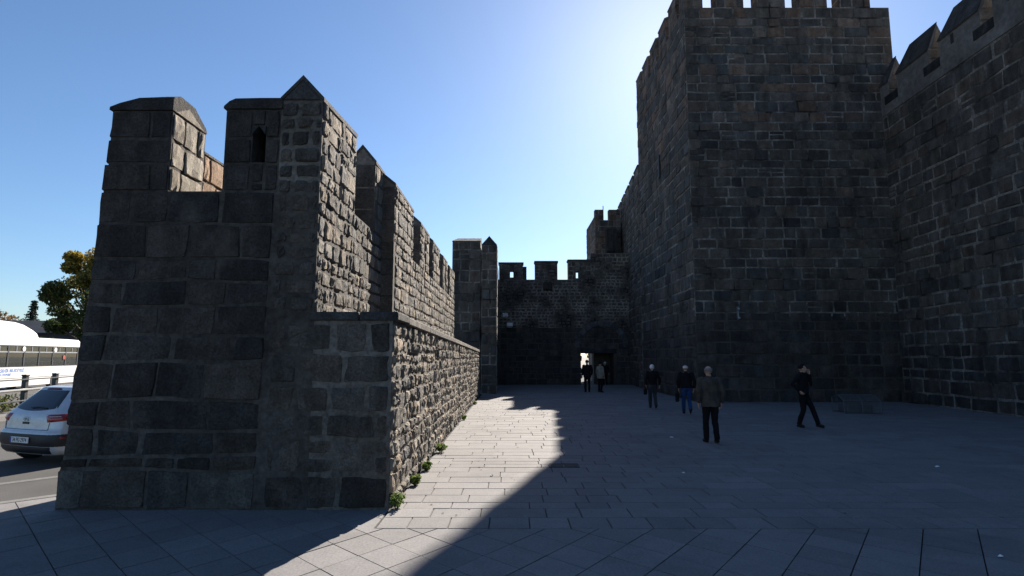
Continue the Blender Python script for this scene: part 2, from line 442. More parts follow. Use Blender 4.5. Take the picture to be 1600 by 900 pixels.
# ---- the end pier and the long wall on the left (one wall)
A = thing('fortress_wall', 'battlemented dark stone wall on the left, its end facing the camera, side face sunlit', 'wall', (-3.2, YF, 0))
AO = Vector((-3.2, YF, 0))
SA = Stones(A, 'tuff', 'stone'); SAR = Stones(A, 'rubble', 'stone')
def local(mb, O): mb.v = [v - O for v in mb.v]; return mb
def warpL(u, z):            # u from -5.7 (left edge, battered) to the seam at -3.15
    f = (u + 5.72) / (5.72 - 3.12); f = max(0, min(1, f)); sx = -3.22 + 0.10 * min(1, z / 5.2)
    return xl(z) * (1 - f) + sx * f if u <= -3.12 else u
body = MB()
PIER_B = 9.55
poly = [(xl(z) + 0.03, z) for z in (0.0, 0.45, 0.83, 1.23, 1.88, 2.8, 3.7, 4.08)][::-1]
body.prism_y([(-3.12, -0.1), (-3.12, 4.08)] + poly + [(xl(0) + .03, -0.1)], YF, PIER_B)
# below the ledge on the right: the upper wall's foot
body.box(-3.12, -2.56, YF, 11.2, -0.1, 4.20)
body.box(-3.12, -2.30, 11.2, 22.7, -0.1, 4.12)
core = local(body, AO).build('wall_core', 'tuff_mortar', A); fix_normals(core)
# left merlon: wide block with a hipped cap, lit end to the right, lower block behind
def gable(mb, x0, x1, y0, y1, z0, ze, zr, axis, h0=0.0, h1=0.0):
    """block with a pitched cap; ridge along axis; h0/h1 hip the two ends"""
    if axis == 'x':
        ym = (y0 + y1) / 2
        v = [(x0, y0, z0), (x1, y0, z0), (x1, y1, z0), (x0, y1, z0), (x0, y0, ze), (x1, y0, ze), (x1, y1, ze), (x0, y1, ze), (x0 + h0, ym, zr), (x1 - h1, ym, zr)]
        f = [(3, 2, 1, 0), (0, 1, 5, 4), (2, 3, 7, 6), (4, 5, 9, 8), (6, 7, 8, 9), (1, 2, 6, 9, 5) if h1 == 0 else (1, 2, 6, 5), (3, 0, 4, 8, 7) if h0 == 0 else (3, 0, 4, 7)]
        if h1: f.append((5, 6, 9))
        if h0: f.append((7, 4, 8))
    else:
        xm = (x0 + x1) / 2
        v = [(x0, y0, z0), (x1, y0, z0), (x1, y1, z0), (x0, y1, z0), (x0, y0, ze), (x1, y0, ze), (x1, y1, ze), (x0, y1, ze), (xm, y0 + h0, zr), (xm, y1 - h1, zr)]
        f = [(3, 2, 1, 0), (1, 2, 6, 5), (3, 0, 4, 7), (5, 6, 9, 8), (7, 4, 8, 9), (0, 1, 5, 8, 4) if h0 == 0 else (0, 1, 5, 4), (2, 3, 7, 9, 6) if h1 == 0 else (2, 3, 7, 6)]
        if h0: f.append((4, 5, 8))
        if h1: f.append((6, 7, 9))
    return mb.add(v, f)
m = MB(); gable(m, -5.40, -4.58, YF + .01, 8.28, 4.08, 5.20, 5.43, 'x', 0.42, 0.0)
fix_normals(local(m, AO).build('merlon', 'tuff_mortar', A))
m = MB(); gable(m, -5.30, -4.60, 8.28, 8.98, 4.08, 4.90, 5.12, 'y', 0, 0)
fix_normals(local(m, AO).build('merlon', 'rubble_mortar', A))
# coping over the left merlon
def loft_cap(secs, prof, zb):
    """cap lofted along x: secs (x, height factor); prof (y, z above zb)"""
    V, n = [], len(prof)
    for x, f in secs: V += [(x, y, zb + z * f) for y, z in prof]
    F = [(j * n + i, j * n + (i + 1) % n, (j + 1) * n + (i + 1) % n, (j + 1) * n + i) for j in range(len(secs) - 1) for i in range(n)]
    F += [tuple(range(n)), tuple(range(len(V) - 1, len(V) - n - 1, -1))]
    m = MB(); m.add(V, F); return m
m = loft_cap(((-5.43, .25), (-5.30, .55), (-5.04, .95), (-4.75, 1.0), (-4.57, 1.0)), ((YF - .02, 0), (8.30, 0), (8.28, .06), (YF + .5, .25), (YF + .14, .26), (YF - .015, .18)), 5.205)
o = fix_normals(local(m, AO).build('coping', 'tuff', A, tone=(0.045, 0.041, 0.038)))
m = MB(); gable(m, -5.32, -4.585, 8.305, 9.0, 4.905, 4.94, 5.16, 'y', 0, 0)
fix_normals(local(m, AO).build('coping', 'tuff', A, tone=(0.10, 0.095, 0.085)))
# right merlon of the pier with the arrow slit (built round the opening)
SX0, SX1, SZ0, SZ1 = -3.49, -3.31, 4.48, 4.86
m = MB()
m.box(-3.86, SX0, YF + .01, PIER_B, 4.08, 5.22); m.box(SX1, -3.12, YF + .01, PIER_B, 4.08, 5.22)
m.box(SX0, SX1, YF + .01, PIER_B - .7, 4.08, SZ0); m.box(SX0, SX1, YF + .01, PIER_B, SZ1 + .12, 5.22)
fix_normals(local(m, AO).build('merlon', 'tuff_mortar', A))
m = loft_cap(((-3.89, .25), (-3.82, .7), (-3.74, .95), (-3.4, 1.0), (-3.10, 1.0)), ((YF - .02, 0), (PIER_B - .4, 0), (PIER_B - .42, .05), (YF + .6, .2), (YF + .12, .2), (YF - .015, .15)), 5.225)
fix_normals(local(m, AO).build('coping', 'tuff', A, tone=(0.048, 0.044, 0.040)))
# pointed head of the slit
m = MB(); xm = (SX0 + SX1) / 2
for sx in (SX0, SX1):
    m.prism_y([(sx, SZ1), (xm, SZ1 + .12), (sx, SZ1 + .12)] if sx < xm else [(sx, SZ1), (sx, SZ1 + .12), (xm, SZ1 + .12)], YF - .02, PIER_B)
fix_normals(local(m, AO).build('slit_head', 'tuff', A, tone=(0.05, 0.05, 0.05)))
# merlons of the long wall
def long_merlon(xf, xb, y0, y1, zb, ze, zr, slit=None, up=0.0):
    def tilt(mb):
        for v in mb.v:
            if v.z > zb + .6: v.z += up * (v.y - y0) / (y1 - y0)
        return mb
    m = MB()
    if slit:
        gable(m, xb, xf, y0, slit - .09, zb, ze, zr, 'y'); gable(m, xb, xf, slit + .09, y1, zb, ze, zr, 'y')
        gable(m, xb, xf, slit - .09, slit + .09, ze - .25, ze, zr, 'y'); m.box(xb, xf, slit - .09, slit + .09, zb, zb + .35)
    else: gable(m, xb, xf, y0, y1, zb, ze, zr, 'y')
    fix_normals(local(tilt(m), AO).build('merlon', 'rubble_mortar', A))
    m = MB(); xm = (xf + xb) / 2; t = 0.05
    for sgn in (-1, 1):
        xe = xm + sgn * ((xf - xb) / 2 + .016)
        m.prism_y([(xe, ze - .01), (xe, ze + t), (xm, zr + t + .02), (xm, zr + .002)], y0 - .012, y1 + .012)
    fix_normals(local(tilt(m), AO).build('coping', 'tuff', A, tone=(0.085, 0.08, 0.075)))
longs = [(-2.56, -3.12, YF + .01, 9.15, 4.2, 5.34, 5.64, None), (-2.56, -3.06, 10.47, 11.2, 4.2, 5.50, 5.80, None),
         (-2.30, -2.86, 11.03, 13.15, 4.12, 5.24, 5.46, None), (-2.30, -2.8, 14.2, 15.7, 4.12, 5.2, 5.42, 14.95), (-2.30, -2.8, 16.45, 18.05, 4.12, 5.2, 5.40, None),
         (-2.30, -2.8, 18.95, 20.25, 4.12, 5.18, 5.38, 19.6), (-2.30, -2.8, 20.95, 22.68, 4.12, 5.15, 5.36, None)]
for k, q in enumerate(longs): long_merlon(*q, up=0.15 if k == 0 else 0.0)
# -- stones of the pier's end face
EC = [0.49, 0.66, 0.98, 1.34, 1.84, 2.17, 2.55, 2.87, 3.17, 3.64]
NF = (0, -1, 0)
def paltop(z, u): return PT_SHADE if z > 0.55 else PTL_SHADE
SA.fill((0, YF, 0), (1, 0, 0), NF, -5.72, -3.12, 0.0, 4.08, EC, (0.40, 1.05), PT_SHADE, 0.012, (0.010, 0.026), 0.008, 0.022, 2, 2, 0.05, 0.03, warpL, palz=paltop)
def warpM(u, z): return xl(z) + .01 if u < -5.35 else u
SA.fill((0, YF + .01, 0), (1, 0, 0), NF, -5.40, -4.58, 4.08, 5.20, [4.46, 4.81], (0.4, 0.8), PT_SHADE, 0.012, (0.012, 0.03), 0.004, 0.02, 1, 1, warp=warpM)
def slitskip(a, e, za, zb): return False
SA.fill((0, YF + .01, 0), (1, 0, 0), NF, -3.86, SX0, 4.08, 5.22, [4.46, 4.81], (0.3, 0.5), PT_SHADE, 0.012, (0.012, 0.03), 0.004, 0.02)
SA.fill((0, YF + .01, 0), (1, 0, 0), NF, SX1, -3.12, 4.08, 5.22, [4.46, 4.81], (0.2, 0.5), PT_SHADE, 0.012, (0.012, 0.03), 0.004, 0.02)
SA.fill((0, YF + .01, 0), (1, 0, 0), NF, SX0, SX1, 4.08, SZ0, [4.2], (0.2, 0.5), PT_SHADE, 0.012, (0.012, 0.03), 0.004, 0.02)
SA.fill((0, YF + .01, 0), (1, 0, 0), NF, SX0, SX1, SZ1 + .125, 5.22, [6], (0.2, 0.5), PT_SHADE, 0.012, (0.012, 0.03), 0.004, 0.02)
# ends inside the gap of the pier, stone colour lightened to look sunlit
SAR.fill((-4.58, 0, 0), (0, 1, 0), (1, 0, 0), YF + .02, 8.27, 4.09, 5.2, [4.42, 4.80], (0.25, 0.6), [(0.30, 0.26, 0.21), (0.27, 0.24, 0.20)], 0.014, (0.012, 0.03), 0.010, 0.02, 2, 2, 0.03)
SAR.fill((-4.60, 0, 0), (0, 1, 0), (1, 0, 0), 8.29, 8.97, 4.09, 4.9, [4.5], (0.3, 0.5), [(0.33, 0.23, 0.16), (0.28, 0.23, 0.18)], 0.014, (0.012, 0.03), 0.010, 0.02, 2, 2)
# gable stone of that end, its colour lightened the same way
def tri_stone(S_, mat, pts, nvec, d, tone, parent, O, name='gable_stone'):
    c = sum((Vector(p) for p in pts), Vector()) / len(pts); nv = Vector(nvec)
    V = [Vector(p) for p in pts] + [Vector(p) + (c - Vector(p)) * 0.12 + nv * d for p in pts]
    n = len(pts); F = [tuple(range(n, 2 * n))] + [(i, (i + 1) % n, (i + 1) % n + n, i + n) for i in range(n)]
    o = mesh_obj(name, [v - O for v in V], F, mat, parent, tone=tone); return fix_normals(o)
tri_stone(None, 'rubble', [(-4.579, YF + .03, 5.2), (-4.579, 8.26, 5.2), (-4.579, 7.80, 5.38)], (1, 0, 0), 0.015, (0.26, 0.23, 0.19), A, AO)
# right strip of the end face, above and below the ledge: small rough stones
SA.fill((0, YF, 0), (1, 0, 0), NF, -3.12, -2.56, 2.47, 5.33, (0.17, 0.27), (0.2, 0.36), PTL_SHADE, 0.022, (0.006, 0.03), 0.012, 0.03, 2, 2, 0.03, 0.02)
tri_stone(None, 'tuff', [(-3.10, YF + .008, 5.35), (-2.58, YF + .008, 5.35), (-2.84, YF + .008, 5.63)], (0, -1, 0), 0.022, (0.08, 0.078, 0.075), A, AO)
# -- sunlit side faces of the long wall, sunlight also put into the pale palette
NX = (1, 0, 0)
kw = dict(joint=0.014, proud=(0.012, 0.034), rough=0.009, edge=0.026, gu=3, gv=2, wav=0.05, jit=0.03)
SAR.fill((-2.56, 0, 0), (0, 1, 0), NX, YF + .01, 11.2, 2.45, 4.2, (0.16, 0.28), (0.18, 0.38), PR_LIT, **kw)
SAR.fill((-2.56, 0, 0), (0, 1, 0), NX, YF + .03, 8.3, 4.2, 5.36, (0.18, 0.3), (0.2, 0.42), PR_LIT, **kw)
SAR.fill((-2.56, 0, 0), (0, 1, 0), NX, 8.3, 9.12, 4.2, 5.44, (0.18, 0.3), (0.2, 0.42), PR_LIT, **kw)
SAR.fill((-2.56, 0, 0), (0, 1, 0), NX, 10.5, 11.2, 4.2, 5.49, (0.2, 0.34), (0.3, 0.5), PR_LIT, **kw)
SAR.fill((-2.30, 0, 0), (0, 1, 0), NX, 11.2, 22.7, 2.3, 4.12, (0.18, 0.30), (0.25, 0.5), PR_LIT, **kw)
for xf, xb, y0, y1, zb, ze, zr, sl in longs[2:]:
    for a, e in (((y0, sl - .09), (sl + .09, y1)) if sl else ((y0, y1),)):
        SAR.fill((-2.30, 0, 0), (0, 1, 0), NX, a + .02, e - .02, zb, ze, (0.2, 0.34), (0.25, 0.6), PR_LIT, **kw)
# near faces of the step and merlons, shade also put into the darker palette
SA.fill((0, 11.03, 0), (1, 0, 0), NF, -2.86, -2.30, 4.12, 5.23, (0.3, 0.45), (0.5, 0.7), PTL_SHADE, 0.006, (0.01, 0.018), 0.003, 0.015)
m = MB(); m.box(-2.60, -2.30, 11.03, 11.21, 2.2, 4.12); local(m, AO).build('buttress', 'tuff_mortar', A)
SA.fill((0, 11.03, 0), (1, 0, 0), NF, -2.56, -2.30, 2.42, 4.12, (0.3, 0.45), (0.25, 0.6), PTL_SHADE, 0.006, (0.01, 0.018), 0.003, 0.015)
SA.fill((0, 10.47, 0), (1, 0, 0), NF, -3.06, -2.56, 4.2, 5.49, (0.35, 0.5), (0.5, 0.7), PTL_SHADE, 0.006, (0.01, 0.016), 0.003, 0.015)
for xf, xb, y0, y1, zb, ze, zr, sl in longs[3:]:
    SA.fill((0, y0, 0), (1, 0, 0), NF, xb, xf, zb, ze, (0.3, 0.45), (0.5, 0.7), PTL_SHADE, 0.006, (0.01, 0.016), 0.003, 0.015)
SA.emit(170); SAR.emit(130)

# ---- the lower wall in front of it, with its coping ledge
Bt = thing('retaining_wall', 'low sunlit rubble wall with flat coping ledge along the paved passage', 'wall', (-1.54, YF, 0))
BO = Vector((-1.54, YF, 0))
def ledge_z(y): return 2.40 - 0.27 * (y - YF) / 20.75
m = MB()
m.add([(-3.10, YF + .004, -0.1), (-1.54, YF + .004, -0.1), (-1.60, 28.2, -0.1), (-2.4, 28.2, -0.1), (-3.10, YF + .004, 2.36), (-1.54, YF + .004, 2.36), (-1.60, 28.2, 2.10), (-2.4, 28.2, 2.10)],
      [(0, 3, 2, 1), (4, 5, 6, 7), (0, 1, 5, 4), (1, 2, 6, 5), (2, 3, 7, 6), (3, 0, 4, 7)])
local(m, BO).build('wall_core', 'rubble_mortar', Bt)
y = YF - .03; k = 0
while y < 28.2:
    e = min(28.25, y + R.uniform(0.75, 1.25)); m = MB(); xb = -2.62 if y < 10.9 else -2.36
    if k == 0:
        for xa, xe in ((-2.62, -1.98), (-1.97, -1.47)):
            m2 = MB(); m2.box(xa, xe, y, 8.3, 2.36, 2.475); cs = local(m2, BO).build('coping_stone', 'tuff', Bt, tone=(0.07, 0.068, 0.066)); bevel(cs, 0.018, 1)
        y = 8.31; k = 1; continue
    xo = -1.475 - 0.06 * (y - YF) / 20.7
    zz = ledge_z(y); zt = ledge_z(e)
    m.add([(xb, y, zz - .04), (xo, y, zz - .04), (xo, e - .008, zt - .04), (xb, e - .008, zt - .04), (xb, y, zz + .10), (xo, y, zz + .075), (xo, e - .008, zt + .075), (xb, e - .008, zt + .10)],
          [(0, 3, 2, 1), (4, 5, 6, 7), (0, 1, 5, 4), (1, 2, 6, 5), (2, 3, 7, 6), (3, 0, 4, 7)])
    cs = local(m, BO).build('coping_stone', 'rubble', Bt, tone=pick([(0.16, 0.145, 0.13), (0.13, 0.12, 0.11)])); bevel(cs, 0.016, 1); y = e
SB = Stones(Bt, 'rubble', 'stone')
Ub = Vector((-0.06, 20.75, 0)).normalized(); Nb = Vector((Ub.y, -Ub.x, 0))
for (ya, yb, zt) in ((0, 4.2, 2.345), (4.2, 9.4, 2.30), (9.4, 14.6, 2.23), (14.6, 20.74, 2.14)):
    SB.fill((-1.54, YF + .004, 0), Ub, Nb, ya, yb, 0.0, zt, (0.15, 0.27), (0.17, 0.36), PR_LIT, joint=0.014, proud=(0.012, 0.048), rough=0.015, edge=0.024, gu=3, gv=2, wav=0.07, jit=0.035)
SB.emit(280)
SBE = Stones(Bt, 'tuff', 'stone')
SBE.fill((0, YF + .004, 0), (1, 0, 0), NF, -3.12, -1.55, 0.0, 2.35, [0.42, 0.86, 1.18, 1.55, 1.95], (0.3, 0.65), PTL_SHADE, 0.016, (0.006, 0.024), 0.012, 0.035, 2, 2, 0.05, 0.03,
         palz=lambda z, u: PT_SHADE if z < 0.45 else PTL_SHADE)
SBE.emit(60)

# ---- the twin piers and wall beyond it
Pt = thing('pier_wall', 'tall narrow dark pier with two capped heads beside the gate wall', 'wall', (-1.9, 30, 0))
PO = Vector((-1.9, 30, 0))
m = MB(); m.box(-3.15, -1.66, 30.0, 31.6, -.1, 7.95); m.box(-1.60, -0.80, 29.9, 31.2, -.1, 7.72); m.box(-1.66, -1.60, 30.15, 31.5, -.1, 7.2)
m.box(-2.9, -0.95, 31.2, 39.6, -.1, 6.9)
fix_normals(local(m, PO).build('wall_core', 'basalt_mortar', Pt))
for x0, x1, y0, y1, z0, ze, zr, ax, h0, h1 in ((-3.17, -1.655, 29.97, 31.6, 7.95, 7.98, 8.28, 'x', .25, .0), (-1.61, -0.79, 29.87, 31.2, 7.72, 7.75, 8.22, 'y', .0, .0)):
    m = MB(); gable(m, x0, x1, y0, y1, z0, ze, zr, ax, h0, h1); fix_normals(local(m, PO).build('coping', 'tuff', Pt, tone=(0.05, 0.05, 0.052)))
for y0, y1 in ((32.4, 34.2), (35.2, 36.9), (37.8, 39.3)):
    m = MB(); gable(m, -1.5, -0.93, y0, y1, 6.9, 7.75, 8.0, 'y'); fix_normals(local(m, PO).build('merlon', 'rubble', Pt, tone=(0.16, 0.145, 0.13)))
SP = Stones(Pt, 'basalt')
SP.fill((0, 30, 0), (1, 0, 0), NF, -3.15, -1.66, 0, 7.95, (0.4, 0.6), (0.4, 0.8), PB, 0.03, (0.01, 0.03), 0.006, 0.03, 1, 1, 0.04, 0.02)
SP.fill((0, 29.9, 0), (1, 0, 0), NF, -1.60, -0.80, 0, 7.72, (0.4, 0.6), (0.4, 0.8), PB, 0.025, (0.01, 0.03), 0.006, 0.03, 1, 1, 0.02, 0.02)
SP.fill((-0.80, 0, 0), (0, 1, 0), NX, 29.92, 31.2, 0, 7.72, (0.4, 0.6), (0.4, 0.8), PR_LIT, 0.02, (0.01, 0.03), 0.006, 0.03)  # paler than the front: sun on this side put into the colour
SP.fill((-0.95, 0, 0), (0, 1, 0), NX, 31.2, 39.5, 0, 6.9, (0.35, 0.55), (0.4, 0.8), PB, 0.02, (0.01, 0.03), 0.006, 0.03)
SP.emit(110)

# ---- the gate wall across the end
YG = 39.6
G = thing('gate_wall', 'dark crenellated gate wall closing the far end of the passage', 'wall', (3, YG, 0)); GO = Vector((3, YG, 0))
DX0, DX1, DZ = 4.70, 6.95, 2.12
m = MB(); m.box(-0.95, DX0, YG, YG + 2.6, -.1, 3.86); m.box(DX1, 9.0, YG, YG + 2.6, -.1, 3.86); m.box(DX0, DX1, YG, YG + 2.6, DZ, 3.86)
m.box(5.80, DX1, YG + 1.6, YG + 2.55, -.1, DZ)          # inner wall narrowing the passage
fix_normals(local(m, GO).build('wall_base', 'tuff_mortar', G))
m = MB(); m.box(-0.95, 9.0, YG, YG + 2.6, 3.86, 7.2); m.box(5.5, 8.6, YG + .02, YG + 2.3, 7.2, 9.05)
fix_normals(local(m, GO).build('wall_core', 'basalt_mortar', G))
SG = Stones(G, 'basalt')
def gskip(a, e, za, zb): return e > DX0 + .1 and a < DX1 - .1 and za < DZ - .1
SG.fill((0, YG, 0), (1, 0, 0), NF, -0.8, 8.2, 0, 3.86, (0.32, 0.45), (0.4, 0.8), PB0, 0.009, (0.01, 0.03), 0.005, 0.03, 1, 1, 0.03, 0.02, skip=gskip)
SG.fill((0, YG, 0), (1, 0, 0), NF, -0.9, 8.4, 3.86, 7.19, (0.17, 0.27), (0.2, 0.42), PB, 0.035, (0.01, 0.035), 0.010, 0.04, 0, 0, 0.05, 0.03)
SG.fill((0, YG + .02, 0), (1, 0, 0), NF, 5.5, 8.5, 7.2, 9.04, (0.2, 0.34), (0.25, 0.5), PB, 0.03, (0.01, 0.035), 0.010, 0.04, 0, 0, 0.04, 0.03)
gm = [(-0.9, 0.76, 8.4, (-0.02, 7.35, 7.82)), (1.6, 3.16, 8.5, None), (3.92, 5.48, 8.6, (4.55, 7.3, 7.78))]
for xa, xe, zt, sl in gm:
    m = MB()
    if sl:
        sx, z0, z1 = sl
        m.box(xa, sx - .11, YG + .01, YG + .75, 7.2, zt); m.box(sx + .11, xe, YG + .01, YG + .75, 7.2, zt)
        m.box(sx - .11, sx + .11, YG + .01, YG + .75, 7.2, z0); m.box(sx - .11, sx + .11, YG + .01, YG + .75, z1, zt)
        for a, e, za, zb in ((xa, sx - .11, 7.2, zt - .14), (sx + .11, xe, 7.2, zt - .14)):
            SG.fill((0, YG + .01, 0), (1, 0, 0), NF, a, e, za, zb, (0.25, 0.4), (0.3, 0.6), PB, 0.02, (0.01, 0.03), 0.006, 0.03)
    else:
        m.box(xa, xe, YG + .01, YG + .75, 7.2, zt)
        SG.fill((0, YG + .01, 0), (1, 0, 0), NF, xa, xe, 7.2, zt - .14, (0.2, 0.3), (0.25, 0.5), PB, 0.03, (0.01, 0.03), 0.006, 0.03)
    fix_normals(local(m, GO).build('merlon', 'basalt_mortar', G))
    m = MB(); gable(m, xa - .05, xe + .05, YG - .04, YG + .8, zt - .12, zt + .005, zt + .08, 'x', .1, .1)
    fix_normals(local(m, GO).build('coping', 'tuff', G, tone=(0.05, 0.05, 0.052)))
m = MB(); m.box(0.70, 1.02, YG + .3, YG + 1.2, 7.2, 8.15); local(m, GO).build('merlon', 'tuff', G, tone=(0.06, 0.055, 0.05))
m = MB(); m.box(2.15, 2.75, YG - .25, YG + .1, 6.45, 7.0); o = local(m, GO).build('water_spout', 'tuff', G, tone=(0.04, 0.036, 0.03)); bevel(o, .05, 1)
# lintel and the blind arch over the passage
m = MB(); m.box(DX0 - .25, DX1 + .2, YG - .05, YG + .3, DZ, DZ + .32); o = local(m, GO).build('lintel', 'tuff', G, tone=(0.04, 0.04, 0.042)); bevel(o, .02, 1)
for k in range(11):
    a = pi * (k + .5) / 11; r0, r1 = 1.5, 1.85; da = pi / 11 * .46; cx_ = (DX0 + DX1) / 2 + .3; cz_ = 2.5
    m = MB(); pl = [(cx_ - r * cos(q), cz_ + r * sin(q)) for r, q in ((r0, a - da), (r1, a - da), (r1, a + da), (r0, a + da))]
    m.prism_y(pl, YG - .07, YG + .05); fix_normals(local(m, GO).build('arch_stone', 'basalt', G, tone=pick([(0.075, 0.075, 0.08)])))
SG.emit(0)

# ---- the great tower
T = thing('great_tower', 'massive square basalt tower with crenellated top above the passage', 'tower', (7.85, 24.5, 0)); TO = Vector((7.85, 24.5, 0))
TX0, TX1, TY0, TY1, TZ = 7.80, 17.12, 24.5, 34.4, 17.65
m = MB(); m.box(TX0, TX1, TY0, TY1, -.1, 3.6); local(m, TO).build('tower_base', 'tuff_mortar', T)
m = MB(); m.box(TX0, TX1, TY0, TY1, 3.6, 16.4)
m.box(TX0, TX1, TY0, TY0 + .6, 16.4, TZ); m.box(TX0, TX0 + .6, TY0 + .6, TY1, 16.4, TZ); m.box(TX1 - .6, TX1, TY0 + .6, TY1, 16.4, TZ); m.box(TX0 + .6, TX1 - .6, TY1 - .6, TY1, 16.4, TZ)
fix_normals(local(m, TO).build('tower_core', 'basalt_mortar', T))
ST = Stones(T, 'basalt')
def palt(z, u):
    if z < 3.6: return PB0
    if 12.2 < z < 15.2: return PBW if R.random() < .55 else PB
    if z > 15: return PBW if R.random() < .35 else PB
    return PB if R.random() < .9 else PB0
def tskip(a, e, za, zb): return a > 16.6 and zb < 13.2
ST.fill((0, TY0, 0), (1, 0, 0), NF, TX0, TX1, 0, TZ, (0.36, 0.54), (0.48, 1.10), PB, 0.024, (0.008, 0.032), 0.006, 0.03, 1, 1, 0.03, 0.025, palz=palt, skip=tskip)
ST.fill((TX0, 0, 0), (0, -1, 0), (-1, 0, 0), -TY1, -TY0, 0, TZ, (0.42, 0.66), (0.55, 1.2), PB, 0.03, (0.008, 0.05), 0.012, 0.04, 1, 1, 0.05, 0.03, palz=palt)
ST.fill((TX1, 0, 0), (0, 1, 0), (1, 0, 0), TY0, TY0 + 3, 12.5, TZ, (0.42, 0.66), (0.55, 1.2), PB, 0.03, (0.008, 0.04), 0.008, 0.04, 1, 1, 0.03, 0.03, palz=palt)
def tmerlon(x0, x1, y0, y1, faces):
    m = MB(); m.box(x0, x1, y0, y1, TZ, 19.0); gable(m, x0 - .03, x1 + .03, y0 - .03, y1 + .03, 19.0, 19.06, 19.3, 'x' if x1 - x0 > y1 - y0 else 'y', .2, .2)
    fix_normals(local(m, TO).build('merlon', 'basalt_mortar', T))
    if 'f' in faces: ST.fill((0, y0, 0), (1, 0, 0), NF, x0, x1, TZ, 19.0, (0.4, 0.5), (0.45, 0.9), PBW, 0.03, (0.008, 0.03), 0.006, 0.03)
    if 'l' in faces: ST.fill((x0, 0, 0), (0, -1, 0), (-1, 0, 0), -y1, -y0, TZ, 19.0, (0.4, 0.5), (0.45, 0.9), PBW, 0.03, (0.008, 0.03), 0.006, 0.03)
for x0, x1 in ((7.80, 8.67), (9.28, 10.53), (11.15, 12.42), (13.05, 14.33), (14.92, 16.29)): tmerlon(x0, x1, TY0 + .003, TY0 + .65, 'fl')
for y0, y1 in ((25.7, 27.0), (27.6, 28.9), (29.5, 30.8), (31.4, 32.7), (33.2, 34.38)): tmerlon(TX0 + .003, TX0 + .62, y0, y1, 'lf')
m = MB(); m.box(7.7, 7.95, 29.2, 29.45, 11.2, 12.4); local(m, TO).build('slit_shade_block', 'iron', T)  # solid dark block, its colour stands in for the shade inside a slit
ST.emit(300)

# ---- the wall joining the tower to the gate
Cw = thing('curtain_wall', 'high toothed curtain wall running from the great tower to the gate', 'wall', (7.75, 34.4, 0)); CO = Vector((7.75, 34.4, 0))
Uc = Vector((0.065, 1, 0)).normalized(); Nc = Vector((-Uc.y, Uc.x, 0))
def cpt(u, off): return CO + Uc * u - Nc * off
m = MB(); q = [cpt(0.02, 0), cpt(0.02, 2.4), cpt(16, 2.4), cpt(16, 0)]; m.prism_z([(p.x, p.y) for p in q], -.1, 13.15)
fix_normals(local(m, CO).build('wall_core', 'basalt_mortar', Cw))
u = 0.05
SC_ = Stones(Cw, 'basalt')
while u < 15.5:
    e = u + 1.55; m = MB(); q = [cpt(u, .003), cpt(u, .6), cpt(e, .6), cpt(e, .003)]; m.prism_z([(p.x, p.y) for p in q], 13.15, 13.55)
    fix_normals(local(m, CO).build('merlon', 'basalt_mortar', Cw))
    m = MB(); q = [cpt(u - .04, -.03), cpt(u - .04, .63), cpt(e + .04, .63), cpt(e + .04, -.03)]; m.prism_z([(p.x, p.y) for p in q], 13.55, 13.66)
    fix_normals(local(m, CO).build('coping', 'tuff', Cw, tone=(0.06, 0.058, 0.055))); u += 2.15
SC_.fill(cpt(16, 0), -Uc, Nc, 0.0, 15.97, 0, 13.13, (0.4, 0.62), (0.5, 1.1), PB, 0.03, (0.01, 0.06), 0.014, 0.05, 1, 1, 0.05, 0.03)
SC_.emit(0)

# ---- the turret behind the gate wall
Tu = thing('gate_turret', 'small crenellated turret with a corbelled box rising behind the gate wall', 'turret', (7.1, 42.2, 0)); UO = Vector((7.1, 42.2, 0))
m = MB(); m.box(6.22, 8.12, 42.25, 47.2, 0, 12.05); m.box(6.22, 6.82, 42.25, 42.8, 12.05, 12.85); m.box(7.26, 8.12, 42.25, 42.8, 12.05, 12.85); m.box(6.22, 6.75, 42.8, 47.2, 12.05, 12.4)
fix_normals(local(m, UO).build('turret_core', 'basalt_mortar', Tu))
SU = Stones(Tu, 'basalt')
for x0, x1, z0, z1 in ((6.22, 8.12, 7, 12.05), (6.22, 6.82, 12.05, 12.85), (7.26, 8.12, 12.05, 12.85)):
    SU.fill((0, 42.25, 0), (1, 0, 0), NF, x0, x1, z0, z1, (0.35, 0.5), (0.4, 0.8), PBW, 0.03, (0.01, 0.03), 0.006, 0.03)
SU.fill((6.22, 0, 0), (0, -1, 0), (-1, 0, 0), -47.2, -42.25, 7, 12.4, (0.35, 0.5), (0.4, 0.8), PBW, 0.03, (0.01, 0.03), 0.008, 0.03)
SU.emit(0)
m = MB(); m.box(6.95, 7.75, 41.55, 42.25, 9.6, 11.25); m.prism_x([(41.55, 9.6), (42.25, 8.9), (42.25, 9.6)], 6.95, 7.75); fix_normals(local(m, UO).build('corbelled_box', 'tuff', Tu, tone=(0.045, 0.042, 0.04)))
m = MB(); m.tube([(6.88, 42.5, 12.0), (6.88, 42.5, 13.2)], .03, 6); local(m, UO).build('mast', 'iron', Tu)

